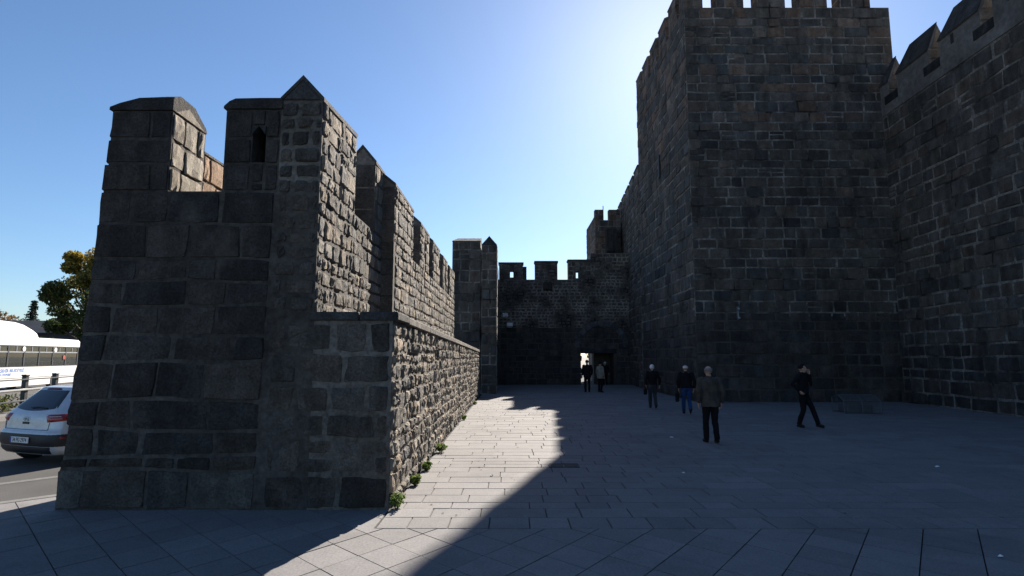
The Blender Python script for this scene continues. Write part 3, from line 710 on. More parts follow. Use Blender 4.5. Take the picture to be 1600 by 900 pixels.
# ---- the wall on the right
RWX, RWS = 16.45, 0.044
Rw = thing('side_wall', 'tall basalt curtain wall on the right with gabled merlons and grey band', 'wall', (RWX, 24.5, 0)); RO = Vector((RWX, 24.5, 0))
Ur = Vector((-RWS, -1, 0)).normalized(); Nr = Vector((Ur.y, -Ur.x, 0)); 
if Nr.x > 0: Nr = -Nr
def rpt(u, off): return RO + Ur * u - Nr * off
m = MB(); q = [rpt(0, 0), rpt(31, 0), rpt(31, 2.5), rpt(0, 2.5)]; m.prism_z([(p.x, p.y) for p in q], -.1, 12.42)
fix_normals(local(m, RO).build('wall_core', 'basalt_mortar', Rw))
m = MB(); q = [rpt(0, -.03), rpt(31, -.03), rpt(31, 0.7), rpt(0, .7)]; m.prism_z([(p.x, p.y) for p in q], 12.42, 13.22)
fix_normals(local(m, RO).build('parapet_band', 'render', Rw))
SR = Stones(Rw, 'basalt')
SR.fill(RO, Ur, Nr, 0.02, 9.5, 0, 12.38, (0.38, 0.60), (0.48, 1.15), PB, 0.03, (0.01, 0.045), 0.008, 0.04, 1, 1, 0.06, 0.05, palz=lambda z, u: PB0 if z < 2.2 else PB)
SR.fill(RO, Ur, Nr, 9.5, 24, 0, 12.38, (0.45, 0.7), (0.6, 1.4), PB, 0.045, (0.01, 0.045), 0.008, 0.04, 0, 0, 0.06, 0.05)
u = -0.1
for u0, u1 in ((0.02, 0.62), (1.2, 3.2), (3.8, 5.8), (6.4, 8.4), (9.0, 11.0), (11.6, 13.6)):
    m = MB(); z0, ze, zr = 13.22, 13.82, 14.92
    hip = 0.35
    a0, a1, b0, b1 = rpt(u0, -.028), rpt(u1, -.028), rpt(u0, .8), rpt(u1, .8); c0, c1 = rpt(u0 + hip, .39), rpt(u1, .39)
    Z = lambda p, z: (p.x, p.y, z)
    m.add([Z(a0, z0), Z(a1, z0), Z(b1, z0), Z(b0, z0), Z(a0, ze), Z(a1, ze), Z(b1, ze), Z(b0, ze), Z(c0, zr), Z(c1, zr)],
          [(0, 1, 5, 4), (1, 2, 6, 9, 5), (2, 3, 7, 6), (3, 0, 4, 7), (4, 5, 9, 8), (6, 7, 8, 9), (7, 4, 8), (3, 2, 1, 0)])
    mo = fix_normals(local(m, RO).build('merlon', 'render', Rw))
    # end face: triangle, block and two small stones
    e0 = rpt(u1 + .001, -.0); nn = Ur
    def E(off, z): return tuple(rpt(u1 + .002, off) + Vector((0, 0, z)))
    for pts in ([(.08, ze + .05), (.70, ze + .05), (.39, zr - .12)], [(.0, ze - .36), (.77, ze - .36), (.77, ze), (.0, ze)], [(.0, z0), (.36, z0), (.36, ze - .41), (.0, ze - .41)], [(.41, z0), (.77, z0), (.77, ze - .41), (.41, ze - .41)]):
        tri_stone(None, 'basalt', [E(*p) for p in pts], nn, .03, pick([(0.19, 0.145, 0.105)]), Rw, RO, 'end_stone')
    # coping slabs on the slopes
    m = MB(); t = .06
    m.add([Z(a0 + Ur * -.03 + Nr * .04, ze - .02), Z(a1 + Ur * .03 + Nr * .04, ze - .02), Z(c1 + Ur * .03, zr), Z(c0, zr),
           Z(a0 + Ur * -.03 + Nr * .04, ze + t - .02), Z(a1 + Ur * .03 + Nr * .04, ze + t - .02), Z(c1 + Ur * .03, zr + t), Z(c0, zr + t)],
          [(0, 1, 2, 3), (7, 6, 5, 4), (0, 4, 5, 1), (1, 5, 6, 2), (2, 6, 7, 3), (3, 7, 4, 0)])
    fix_normals(local(m, RO).build('coping', 'tuff', Rw, tone=(0.06, 0.055, 0.05)))
    # dark sill course below the gap beside the merlon
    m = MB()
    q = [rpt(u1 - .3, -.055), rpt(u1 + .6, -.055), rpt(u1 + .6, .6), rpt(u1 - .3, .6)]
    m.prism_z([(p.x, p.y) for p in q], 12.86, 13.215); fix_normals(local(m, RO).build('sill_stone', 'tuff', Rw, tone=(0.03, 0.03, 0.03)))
    if u0 > 3:
        m = MB(); um = u0 + .7; q = [rpt(um - .08, -.035), rpt(um + .08, -.035), rpt(um + .08, .02), rpt(um - .08, .02)]
        m.prism_z([(p.x, p.y) for p in q], 13.36, 13.74); fix_normals(local(m, RO).build('slit_shade_block', 'iron', Rw))  # no opening here: the slit's shade is a dark solid block
SR.emit(260)

# ------------------------------------------------------------------ materials of the smaller things
M['car_paint'] = plain('silver_white_paint', (0.55, 0.57, 0.60), 0.28, 0.5, 0.15, 0.6)
M['car_glass'] = plain('dark_glass', (0.02, 0.025, 0.03), 0.06, 0.6)
M['black_plastic'] = plain('black_plastic', (0.02, 0.02, 0.022), 0.55)
M['red_lens'] = plain('red_lens', (0.28, 0.012, 0.015), 0.15, 0.6, 0, 0.5)
M['clear_lens'] = plain('clear_lens', (0.6, 0.58, 0.58), 0.12, 0.6, 0, 0.5)
M['chrome'] = plain('chrome', (0.6, 0.6, 0.62), 0.2, 0.5, 1.0)
M['rubber'] = plain('rubber', (0.018, 0.018, 0.018), 0.85)
M['white'] = plain('white_enamel', (0.78, 0.76, 0.73), 0.4)
M['bus_white'] = plain('bus_white_paint', (0.72, 0.70, 0.67), 0.35, 0.5, 0, 0.3)
M['bus_dark'] = plain('bus_dark_trim', (0.018, 0.02, 0.024), 0.4)
M['blue'] = plain('blue_lettering', (0.03, 0.14, 0.42), 0.5)
M['plate_blue'] = plain('plate_blue', (0.02, 0.07, 0.35), 0.5)
M['ink'] = plain('black_ink', (0.01, 0.01, 0.01), 0.6)
M['yellow'] = plain('yellow_handrail', (0.75, 0.55, 0.06), 0.4)
M['grey_metal'] = plain('painted_steel', (0.30, 0.31, 0.33), 0.4, 0.5, 0.5)
M['cage_metal'] = plain('dull_steel', (0.10, 0.11, 0.12), 0.5, 0.5, 0.3)
M['pane'] = plain('tinted_pane', (0.02, 0.028, 0.03), 0.03, 0.5, 0, 0, 0.0, 0.6)
M['seat_cloth'] = plain('seat_cloth', (0.03, 0.03, 0.05), 0.9)
M['post'] = plain('dark_barrier_paint', (0.028, 0.032, 0.036), 0.5)
M['rail'] = plain('galvanised_rail', (0.42, 0.42, 0.41), 0.4, 0.5, 0.6)
M['skin'] = plain('skin', (0.42, 0.25, 0.18), 0.55)
M['bark'] = noisy('bark', (0.06, 0.045, 0.035), 12, 0.4, 0.95, 0.8, 0.03)
M['paper'] = plain('white_paper', (0.8, 0.8, 0.8), 0.8)
M['roof_dark'] = noisy('dark_roof_sheet', (0.04, 0.045, 0.055), 6, 0.3, 0.7, 0.2)
M['pale_wall'] = noisy('pale_plaster', (0.45, 0.43, 0.40), 4, 0.15, 0.9, 0.2)
def cloth(name, col, rough=0.9): M[name] = noisy(name, col, 60, 0.25, rough, 0.35, 0.004, 0.15, big=5, bigvar=0.25)
cloth('grey_wool', (0.066, 0.057, 0.048)); cloth('black_cloth', (0.010, 0.010, 0.012)); cloth('black_trouser', (0.008, 0.008, 0.010)); cloth('denim', (0.02, 0.05, 0.14))
cloth('grey_trouser', (0.04, 0.043, 0.05)); cloth('beige_coat', (0.22, 0.19, 0.15)); cloth('hair_white', (0.62, 0.60, 0.57)); cloth('hair_grey', (0.22, 0.21, 0.20)); cloth('hair_dark', (0.012, 0.01, 0.01)); cloth('shoe', (0.012, 0.011, 0.010), 0.5)
def leaf_mat(name, c1, c2, tr=0.35):
    m, t, b = newmat(name)
    at = N(t, 'ShaderNodeAttribute', attribute_name='tone')
    t.links.new(at.outputs['Color'], b.inputs['Base Color']); b.inputs['Roughness'].default_value = 0.6
    b.inputs['Specular IOR Level'].default_value = 0.3
    td = N(t, 'ShaderNodeBsdfTranslucent'); t.links.new(at.outputs['Color'], td.inputs['Color'])
    mx = N(t, 'ShaderNodeMixShader'); mx.inputs[0].default_value = tr
    t.links.new(b.outputs[0], mx.inputs[1]); t.links.new(td.outputs[0], mx.inputs[2])
    t.links.new(mx.outputs[0], t.nodes['Material Output'].inputs['Surface'])
    return m
M['leaf'] = leaf_mat('leaf', 0, 0)

# ------------------------------------------------------------------ paving details
def drain(name, label, x0, x1, y0, y1, cells):
    t = thing(name, label, 'drain cover', ((x0 + x1) / 2, (y0 + y1) / 2, 0)); hx, hy = (x1 - x0) / 2, (y1 - y0) / 2
    m = MB(); w_ = .022
    m.box(-hx, hx, -hy, -hy + w_, -.02, .0075); m.box(-hx, hx, hy - w_, hy, -.02, .0075); m.box(-hx, -hx + w_, -hy + w_, hy - w_, -.02, .0075); m.box(hx - w_, hx, -hy + w_, hy - w_, -.02, .0075)
    m.build('frame', 'iron', t)
    wd = (2 * hx - 2 * w_) / cells
    for k in range(cells):
        a = -hx + w_ + k * wd
        if cells <= 2:
            c = MB(); c.box(a + .012, a + wd - .012, -hy + w_ + .01, hy - w_ - .01, -.02, .0045)
            for q in range(7):
                xx = a + .03 + (wd - .06) * q / 6.0; c.box(xx - .008, xx + .008, -hy + .05, hy - .05, .0046, .009)
            c.build('cover_plate', 'iron', t)
        else:
            c = MB(); c.box(a + wd * .25, a + wd * .75, -hy + w_, hy - w_, -.02, .006); c.build('bar', 'iron', t)
drain('drain_cover', 'dark two-panel iron drain cover set in the shaded paving near the shadow edge', 0.64, 1.17, 10.22, 10.56, 2)
drain('slot_drain', 'narrow slotted drain in the far sunlit paving of the passage', 0.60, 1.12, 19.36, 19.62, 10)

def leafy(mb, tones, c, r, n, size, pal, flat=0.0, rnd=R):
    for _ in range(n):
        while True:
            p = Vector((rnd.uniform(-1, 1), rnd.uniform(-1, 1), rnd.uniform(-1, 1)))
            if p.length <= 1: break
        p = Vector(c) + Vector((p.x * r[0], p.y * r[1], p.z * r[2]))
        a = Vector((rnd.gauss(0, 1), rnd.gauss(0, 1), rnd.gauss(0, 1))).normalized(); b_ = a.orthogonal().normalized(); b_.rotate(Matrix.Rotation(rnd.uniform(0, 6.28), 3, a))
        cc = a.cross(b_); s_ = size * rnd.uniform(.6, 1.3)
        mb.add([p - b_ * s_, p + cc * s_ * .45, p + b_ * s_, p - cc * s_ * .45], [(0, 1, 2, 3)])
        t_ = pal(p) if callable(pal) else rnd.choice(pal); k = rnd.uniform(.7, 1.3); tones += [(t_[0] * k, t_[1] * k, t_[2] * k)] * 4
# weeds along the foot of the sunlit wall
WP = [(0.10, 0.17, 0.03), (0.13, 0.20, 0.04), (0.08, 0.13, 0.03), (0.16, 0.19, 0.06)]
wl = ['leafy weed at the near corner of the sunlit low wall, largest of the row', 'second weed from the wall corner at the foot of the sunlit wall', 'third weed from the wall corner at the foot of the sunlit wall',
      'fourth weed from the wall corner, a low wide tuft on the sunlit paving edge', 'fifth weed from the wall corner, small and far along the wall', 'farthest tiny weed at the foot of the sunlit wall']
for (x, y, r_, h_), lb in zip(((-1.45, 7.53, .14, .17), (-1.44, 8.85, .09, .13), (-1.43, 9.97, .10, .13), (-1.43, 11.86, .16, .15), (-1.46, 17.7, .14, .12), (-1.5, 23.3, .14, .12)), wl):
    t = thing('weed', lb, 'weed', (x, y, 0), 0, 'weeds at the foot of the sunlit wall')
    st = MB(); lf = MB(); tn = []
    for k in range(int(R.uniform(14, 26))):
        a = R.uniform(0, 6.28); rr = R.uniform(.1, 1.25) * r_; hh = h_ * R.uniform(.5, 1.1)
        p0 = Vector((cos(a) * rr * .2, sin(a) * rr * .35, 0)); p1 = Vector((cos(a) * rr * .8, sin(a) * rr, hh))
        st.tube([p0, (p0 + p1) / 2 + Vector((0, 0, .02)), p1], .0025, 4)
        leafy(lf, tn, p1 * .85, (.03, .03, .035), 9, .03, WP); leafy(lf, tn, p1 * .55, (.03, .03, .03), 6, .028, WP)
    st.build('stem', 'leaf', t, tone=(0.10, 0.13, 0.04)); lf.build('foliage', 'leaf', t, tone=tn)
# scraps of paper on the paving
sc_l = ['white paper scrap lying alone on the shaded paving at the right', 'white paper scrap at the lower right corner on a diagonal slab', 'white paper scrap on the shaded paving just left of the nearest man', 'small paper scrap on the sunlit paving in mid passage', 'tiny white scrap on the shaded paving right of the drain cover']
for (x, y, r_), lb in zip(((7.35, 10.25, .045), (4.65, 5.75, .026), (3.77, 13.88, .05), (-0.33, 9.5, .03), (2.8, 9.7, .028)), sc_l):
    n = 7; top = [Vector((cos(6.28 * k / n) * r_ * R.uniform(.6, 1.3), sin(6.28 * k / n) * r_ * R.uniform(.5, 1.0), R.uniform(.006, .022))) for k in range(n)]
    V = top + [Vector((0, 0, .03))] + [v - Vector((0, 0, .0025)) for v in top] + [Vector((0, 0, .0275))]
    F = [(k, (k + 1) % n, n) for k in range(n)] + [((k + 1) % n + n + 1, k + n + 1, 2 * n + 1) for k in range(n)] + [((k + 1) % n, k, k + n + 1, (k + 1) % n + n + 1) for k in range(n)]
    o = mesh_obj('paper_scrap', V, F, 'paper', None, (x, y, 0)); tag(o, lb, 'litter', 'paper scraps on the paving')
# dark specks (leaf bits, gum) on the sunlit paving
V, F = [], []
for _ in range(150):
    x, y = R.uniform(-1.4, 7), R.uniform(6.8, 20); r_ = R.uniform(.006, .02); k = len(V)
    for q in range(5): V.append((x + cos(q * 1.257) * r_ * R.uniform(.6, 1.3), y + sin(q * 1.257) * r_, R.uniform(.006, .011)))
    F.append(tuple(range(k, k + 5)))
o = mesh_obj('leaf_litter', V, F, 'bark'); o['kind'] = 'stuff'; o['label'] = 'tiny dark leaf bits scattered over the paving'; o['category'] = 'leaf litter'

# ------------------------------------------------------------------ lamps on the walls
def floodlight(label, loc, aim, s_=1.0):
    t = thing('floodlight', label, 'floodlight', loc, aim, 'floodlights on the gate wall')
    m = MB(); m.box(-.02 * s_, .02 * s_, -.22 * s_, .12 * s_, -.02, .02); m.build('bracket', 'grey_metal', t)
    m = MB(); m.prism_x([(-.42 * s_, -.05 * s_), (-.2 * s_, -.16 * s_), (-.1 * s_, .06 * s_), (-.34 * s_, .2 * s_)], -.2 * s_, .2 * s_); o = m.build('housing', 'white', t); fix_normals(o); bevel(o, .02, 1)
    m = MB(); m.prism_x([(-.43 * s_, -.03 * s_), (-.41 * s_, -.05 * s_), (-.34 * s_, .17 * s_), (-.36 * s_, .18 * s_)], -.17 * s_, .17 * s_); fix_normals(m.build('lens', 'clear_lens', t))
floodlight('white floodlight fixed high at the left edge of the gate wall', (-0.62, YG, 4.66), 0.5)
floodlight('lower white floodlight on the gate wall, below the other one', (-0.22, YG, 4.0), 0.2)
t = thing('wall_lamp', 'small twin wall lamp fixed to the front of the great tower', 'wall lamp', (9.6, 24.47, 3.7))
m = MB(); m.box(-.03, .03, -.08, .04, -.25, .3); m.build('bracket', 'grey_metal', t)
for z in (-.18, .2):
    m = MB(); m.tube([(0, -.06, z), (0, -.14, z), (0, -.2, z - .03)], [.03, .055, .05], 10, (0, 0, 1)); m.build('lamp_head', 'grey_metal', t, True)

# ------------------------------------------------------------------ low mesh cage by the tower foot
t = thing('mesh_cage', 'low steel mesh cage standing on the paving before the right-hand wall', 'cage', (11.75, 20.0, 0), -0.06)
m = MB(); W2, D2, H2 = .60, .40, .60
prof = [(-D2, 0), (-D2, .42), (-.05, H2), (D2, .5), (D2, 0)]
for x in (-W2, 0, W2):
    m.tube([(x, y, z) for y, z in prof], .016, 6, (1, 0, 0))
for y, z in prof: m.tube([(-W2, y, max(z, .02)), (W2, y, max(z, .02))], .016, 6)
m.build('frame', 'cage_metal', t)
for nm, n, f in (('front_mesh', 26, lambda x: [(x, -D2, .02), (x, -D2, .42)]), ('top_mesh', 26, lambda x: [(x, -D2, .42), (x, -.05, H2), (x, D2, .5)]), ('back_mesh', 26, lambda x: [(x, D2, .02), (x, D2, .5)])):
    m = MB()
    for k in range(n): m.tube(f(-W2 + 2 * W2 * k / (n - 1)), .0055, 4, (1, 0, 0))
    for q in (.25, .5, .75):
        pts = f(0); a, e = Vector(pts[0]), Vector(pts[-1]); p = a.lerp(e, q) if len(pts) == 2 else Vector(pts[0]).lerp(Vector(pts[1]), q)
        m.tube([(-W2, p.y, p.z), (W2, p.y, p.z)], .005, 4)
    m.build(nm, 'cage_metal', t)
m = MB(); m.box(-.45, .40, -.3, .3, .02, .28); o = m.build('inner_box', 'cage_metal', t); bevel(o, .03, 1)

# ------------------------------------------------------------------ the parked car
def lerp_tab(tab, z):
    if z <= tab[0][0]: return tab[0][1:]
    for a, e in zip(tab, tab[1:]):
        if z <= e[0]:
            f = (z - a[0]) / (e[0] - a[0]); return tuple(p * (1 - f) + q * f for p, q in zip(a[1:], e[1:]))
    return tab[-1][1:]
#        z     rear  halfw front  radius
CT = [(0.20, 0.10, 0.78, 3.92, .20), (0.30, 0.03, 0.84, 4.0, .24), (0.45, 0.0, 0.858, 4.03, .26), (0.60, 0.0, 0.862, 4.03, .26), (0.66, 0.045, 0.86, 4.0, .27), (0.75, 0.055, 0.858, 3.95, .28), (0.85, 0.065, 0.85, 3.7, .28), (0.93, 0.085, 0.835, 3.25, .28),
      (1.0, 0.13, 0.79, 2.98, .27), (1.1, 0.225, 0.735, 2.78, .26), (1.2, 0.325, 0.685, 2.6, .25), (1.3, 0.425, 0.64, 2.44, .24), (1.38, 0.50, 0.60, 2.3, .24), (1.42, 0.53, 0.575, 2.22, .24), (1.445, 0.66, 0.48, 2.1, .22), (1.46, 0.95, 0.30, 1.9, .2)]
def cpos(z, s_, off=0.0):
    yr, hw, yf, r = lerp_tab(CT, z); sg = 1 if s_ >= 0 else -1; q = abs(s_)
    yr -= off; hw += off; yf += off; r += off
    bow = 0.05
    if q <= 1: x = (hw - r) * q; y = yr + bow * (x / hw) ** 2
    elif q <= 2:
        a = (q - 1) * pi / 2; x = hw - r + r * sin(a); y = yr + bow * ((hw - r) / hw) ** 2 + r * (1 - cos(a))
    elif q <= 3: x = hw; y = (yr + bow * ((hw - r) / hw) ** 2 + r) * (3 - q) + (yf - .5) * (q - 2)
    elif q <= 4:
        a = (q - 3) * pi / 2; x = hw - .5 + .5 * cos(a); y = yf - .5 + .5 * sin(a); x = max(x, 0)
    else: x = max(0, hw - .5) * (5 - q); y = yf
    return Vector((x * sg, y, z))
car = thing('parked_car', 'silver hatchback seen from behind on the road left of the wall', 'car', (-9.28, 11.15, -0.135), radians(-20))
sv = [k / 6 for k in range(-29, 30)]; zs_ = [q[0] for q in CT]
zz = []
for a, e in zip(zs_, zs_[1:]): zz += [a, (a + e) / 2]
zz.append(zs_[-1])
V = [cpos(z, s_ * 5 / 5) for z in zz for s_ in sv]; n = len(sv)
F = [(j * n + i, j * n + (i + 1) % n, (j + 1) * n + (i + 1) % n, (j + 1) * n + i) for j in range(len(zz) - 1) for i in range(n)]
F += [tuple(range(n - 1, -1, -1)), tuple(range((len(zz) - 1) * n, len(zz) * n))]
fix_normals(mesh_obj('body', V, F, 'car_paint', car, smooth=True))
def cpatch(name, mat, c4, off, nu=10, nv=5, parent=None, curve=0.0):
    # corners (s,z): lower left, lower right, upper right, upper left
    (a, b_, c, d) = c4; V = []
    for j in range(nv + 1):
        for i in range(nu + 1):
            u, v = i / nu, j / nv
            s_ = (a[0] * (1 - u) + b_[0] * u) * (1 - v) + (d[0] * (1 - u) + c[0] * u) * v
            z = (a[1] * (1 - u) + b_[1] * u) * (1 - v) + (d[1] * (1 - u) + c[1] * u) * v
            z += curve * (1 - v) * ((2 * u - 1) ** 2)
            rim = i in (0, nu) or j in (0, nv)
            V.append(cpos(z, s_, 0.001 if rim else off))
    F = [(j * (nu + 1) + i, j * (nu + 1) + i + 1, (j + 1) * (nu + 1) + i + 1, (j + 1) * (nu + 1) + i) for j in range(nv) for i in range(nu)]
    return mesh_obj(name, V, F, mat, parent or car, smooth=True)
hatch = cpatch('rear_window', 'car_glass', ((-1.25, 1.0), (1.25, 1.0), (1.2, 1.37), (-1.2, 1.37)), .008, 16, 6, curve=0.06)
cpatch('bumper', 'black_plastic', ((-2.15, .36), (2.15, .36), (2.15, .585), (-2.15, .585)), .014, 24, 4)
cpatch('bumper', 'black_plastic', ((-1.3, .22), (1.3, .22), (1.3, .355), (-1.3, .355)), .012, 20, 3)
for sg in (-1, 1):
    q = ((.98 * sg, .80), (1.75 * sg, .83), (1.80 * sg, .955), (.86 * sg, .945))
    tl = cpatch('tail_light', 'red_lens', q if sg > 0 else (q[1], q[0], q[3], q[2]), .022, 8, 4)
    q = ((1.05 * sg, .885), (1.62 * sg, .895), (1.62 * sg, .935), (.98 * sg, .93))
    cpatch('lens', 'clear_lens', q if sg > 0 else (q[1], q[0], q[3], q[2]), .027, 6, 2, tl)
    q = ((2.05 * sg, 1.0), (2.75 * sg, 1.0), (2.6 * sg, 1.36), (2.05 * sg, 1.36))
    cpatch('side_window', 'car_glass', q if sg > 0 else (q[1], q[0], q[3], q[2]), .006, 12, 4)
    q = ((1.62 * sg, .48), (1.95 * sg, .49), (1.95 * sg, .56), (1.62 * sg, .56))
    cpatch('reflector', 'red_lens', q if sg > 0 else (q[1], q[0], q[3], q[2]), .02, 4, 2)
    for y_ in (.72, 3.28):
        w_ = MB(); w_.tube([(sg * .66, y_, .305), (sg * .69, y_, .305), (sg * .84, y_, .305), (sg * .865, y_, .305)], [.27, .305, .305, .27], 24, (0, 0, 1)); wo_ = w_.build('wheel', 'rubber', car, True)
        w_ = MB(); w_.tube([(sg * .84, y_, .305), (sg * .872, y_, .305)], [.2, .18], 20, (0, 0, 1)); w_.build('rim', 'chrome', wo_)
        w_ = MB(); w_.tube([(sg * .80, y_, .33), (sg * .868, y_, .33)], [.36, .36], 24, (0, 0, 1)); w_.build('wheel_arch', 'black_plastic', car)
cpatch('brake_light', 'red_lens', ((-.55, 1.395), (.55, 1.395), (.5, 1.425), (-.5, 1.425)), .012, 8, 2)
cpatch('spoiler', 'black_plastic', ((-.62, 1.375), (.62, 1.375), (.6, 1.432), (-.6, 1.432)), .008, 8, 2)
# tailgate seams, wiper, emblem and plate
m = MB()
for a, e in (((-1.05, .66), (-1.12, .80)), ((1.05, .66), (1.12, .80)), ((-1.05, .66), (1.05, .66))):
    pts = [cpos(a[1] * (1 - k / 8) + e[1] * k / 8, a[0] * (1 - k / 8) + e[0] * k / 8, .002) for k in range(9)]; m.tube(pts, .005, 4)
m.build('tailgate_seam', 'ink', car)
m = MB(); m.tube([cpos(1.06, -.1, .03), cpos(1.075, .3, .03), cpos(1.06, .75, .025)], .011, 5); m.build('rear_wiper', 'black_plastic', car)
pc = cpos(.475, 0, .03); m = MB(); m.box(-.26, .26, pc.y - .012, pc.y + .01, .42, .53); pl = m.build('number_plate', 'white', car); bevel(pl, .006, 1)
m = MB(); m.box(-.257, -.215, pc.y - .0135, pc.y - .011, .423, .527); m.build('plate_strip', 'plate_blue', pl)
def text(name, body, size, mat, parent, loc, rot, align='CENTER', ext=0.001, sx=1.0):
    c = bpy.data.curves.new(name, 'FONT'); c.body = body; c.size = size; c.align_x = align; c.align_y = 'CENTER'; c.extrude = ext; c.offset = .006 if size > .15 else 0.0
    c.materials.append(M[mat]); tmp = bpy.data.objects.new(name, c); COL.objects.link(tmp)
    me = bpy.data.meshes.new_from_object(tmp.evaluated_get(bpy.context.evaluated_depsgraph_get())); bpy.data.objects.remove(tmp); me.name = name
    o = bpy.data.objects.new(name, me); COL.objects.link(o); o.parent = parent; o.location = loc; o.rotation_euler = rot; o.scale = (sx, 1, 1); return o
text('plate_lettering', '34 PG 2974', .105, 'ink', pl, (.02, pc.y - .0145, .475), (pi / 2, 0, 0), sx=.80)
ec = cpos(.855, 0, .012); m = MB()
m.tube([(.075 * cos(2 * pi * k / 24), ec.y - .004, .855 + .04 * sin(2 * pi * k / 24)) for k in range(25)], .006, 6, (0, 1, 0)); em = m.build('emblem', 'chrome', car, True)
text('emblem_lettering', 'KIA', .05, 'ink', em, (0, ec.y - .006, .855), (pi / 2, 0, 0))
m = MB(); m.box(-.09, .09, ec.y - .006, ec.y + .02, .76, .80); m.build('tailgate_handle', 'black_plastic', car)

# ------------------------------------------------------------------ the bus
bus = thing('city_bus', 'white city bus with a roof pod and blue lettering passing behind the barrier', 'bus', (-30.0, 34.0, -0.135), math.atan2(.2, .98))
HW, L2 = 1.25, 6.0
m = MB(); m.box(HW - .05, HW, -L2, L2, .32, 1.42); m.box(-HW, -HW + .05, -L2, L2, .32, 1.42); m.box(-HW + .05, HW - .05, -L2, L2, .32, .5)
m.box(-HW, HW, -L2 - .04, -L2, .32, 1.35); m.box(-HW, HW, L2, L2 + .04, .32, 1.35)
m.build('lower_body', 'bus_white', bus)
m = MB(); m.prism_y([(-HW, 2.68), (HW, 2.68), (HW, 3.02), (HW - .12, 3.15), (HW - .5, 3.2), (-HW + .5, 3.2), (-HW + .12, 3.15), (-HW, 3.02)], -L2 - .02, L2 + .02); o = m.build('roof', 'bus_white', bus); fix_normals(o)
m = MB()
for k in range(13):
    y_ = -9.5 + k * .95; z1 = 4.28; f = 1.0
    m_y = y_
prof = []
for y_, z_ in ((-5.6, 3.21), (-5.4, 3.85), (-5.0, 4.05), (-2.0, 4.08), (-.2, 4.04), (.6, 3.93), (1.2, 3.74), (1.6, 3.5), (1.75, 3.21)): prof.append((y_, z_))
m = MB(); n = len(prof); V = []
for y_, z_ in prof:
    h_ = z_ - 3.19
    V += [(-.95, y_, 3.19), (-.92, y_, 3.19 + h_ * .75), (-.7, y_, 3.19 + h_), (.7, y_, 3.19 + h_), (.92, y_, 3.19 + h_ * .75), (.95, y_, 3.19)]
F = [(j * 6 + i, j * 6 + i + 1, (j + 1) * 6 + i + 1, (j + 1) * 6 + i) for j in range(n - 1) for i in range(5)] + [(0, 1, 2, 3, 4, 5), tuple(range((n - 1) * 6 + 5, (n - 1) * 6 - 1, -1))]
m.add(V, F); fix_normals(m.build('roof_pod', 'bus_white', bus, True))
for sg in (-1, 1):
    x_ = sg * (HW - .01); xa, xb = (x_ - .04, x_) if sg > 0 else (x_, x_ + .04)
    m = MB(); m.box(xa, xb, -L2, L2, 1.42, 1.47); m.box(xa, xb, -L2, L2, 2.62, 2.68); m.build('window_trim', 'bus_dark', bus)
    ys = [-L2 + .1 + k * 1.47 for k in range(9)]
    for k, y_ in enumerate(ys):
        m = MB(); m.box(xa, xb + (.003 if sg > 0 else 0), y_ - .06, y_ + .06, 1.47, 2.62); m.build('pillar', 'bus_dark', bus)
        if k < 8:
            m = MB(); m.box(xa + .012, xa + .018, y_ + .06, ys[k + 1] - .06, 1.47, 2.26); wi = m.build('window', 'pane', bus)
            m = MB(); m.box(xa + .012, xa + .018, y_ + .06, ys[k + 1] - .06, 2.33, 2.62); m.build('pane', 'pane', wi)
            m = MB(); m.box(xa, xb, y_ + .06, ys[k + 1] - .06, 2.26, 2.33); m.box(xa, xb, y_ + .70, y_ + .75, 2.33, 2.62); m.build('transom', 'grey_metal', wi)
for y_ in [-L2 + .9 + .85 * k for k in range(13)]:
    for sx in (-.85, -.4, .4, .85):
        if R.random() < .8:
            m = MB(); m.box(sx - .2, sx + .2, y_, y_ + .1, .9, 1.75); m.box(sx - .2, sx + .2, y_ + .1, y_ + .45, .85, .95); o = m.build('seat', 'seat_cloth', bus); bevel(o, .05, 1)
m = MB(); m.tube([(HW - .2, -L2 + .3, 1.72), (HW - .2, L2 - .6, 1.72)], .022, 6); 
for y_ in (-4, -2.4, -.9, .55, 2.2, 3.6, 5.2): m.tube([(HW - .2, y_, .5), (HW - .2, y_, 1.74)], .022, 6)
m.build('handrail', 'yellow', bus)
m = MB(); m.box(HW, HW + .006, -L2, L2, .78, .81); m.build('side_moulding', 'bus_dark', bus)
for y_ in (-3.6, 3.3):
    for sg in (-1, 1):
        w_ = MB(); w_.tube([(sg * 1.0, y_, .48), (sg * 1.26, y_, .48)], .48, 24, (0, 0, 1)); wo_ = w_.build('wheel', 'rubber', bus)
        w_ = MB(); w_.tube([(sg * 1.2, y_, .48), (sg * 1.275, y_, .48)], .27, 16, (0, 0, 1)); w_.build('rim', 'grey_metal', wo_)
text('side_lettering', 'KAYSER\u0130 B\u00dcY\u00dcK\u015eEH\u0130R BELED\u0130YES\u0130', .25, 'blue', bus, (HW + .004, .05, 1.22), (pi / 2, 0, pi / 2), 'RIGHT')
text('side_lettering', '\u00d6ZEL HALK OTOB\u00dcS\u00dc', .17, 'blue', bus, (HW + .004, -1.1, 1.0), (pi / 2, 0, pi / 2), 'RIGHT')
for y_, z_, mt in ((3.15, 2.46, 'white'), (4.2, 1.98, 'red_lens'), (-.1, 2.48, 'white')):
    m = MB(); m.tube([(HW - .005, y_, z_), (HW + .004, y_, z_)], .15, 16, (0, 0, 1)); m.build('sticker', mt, bus)

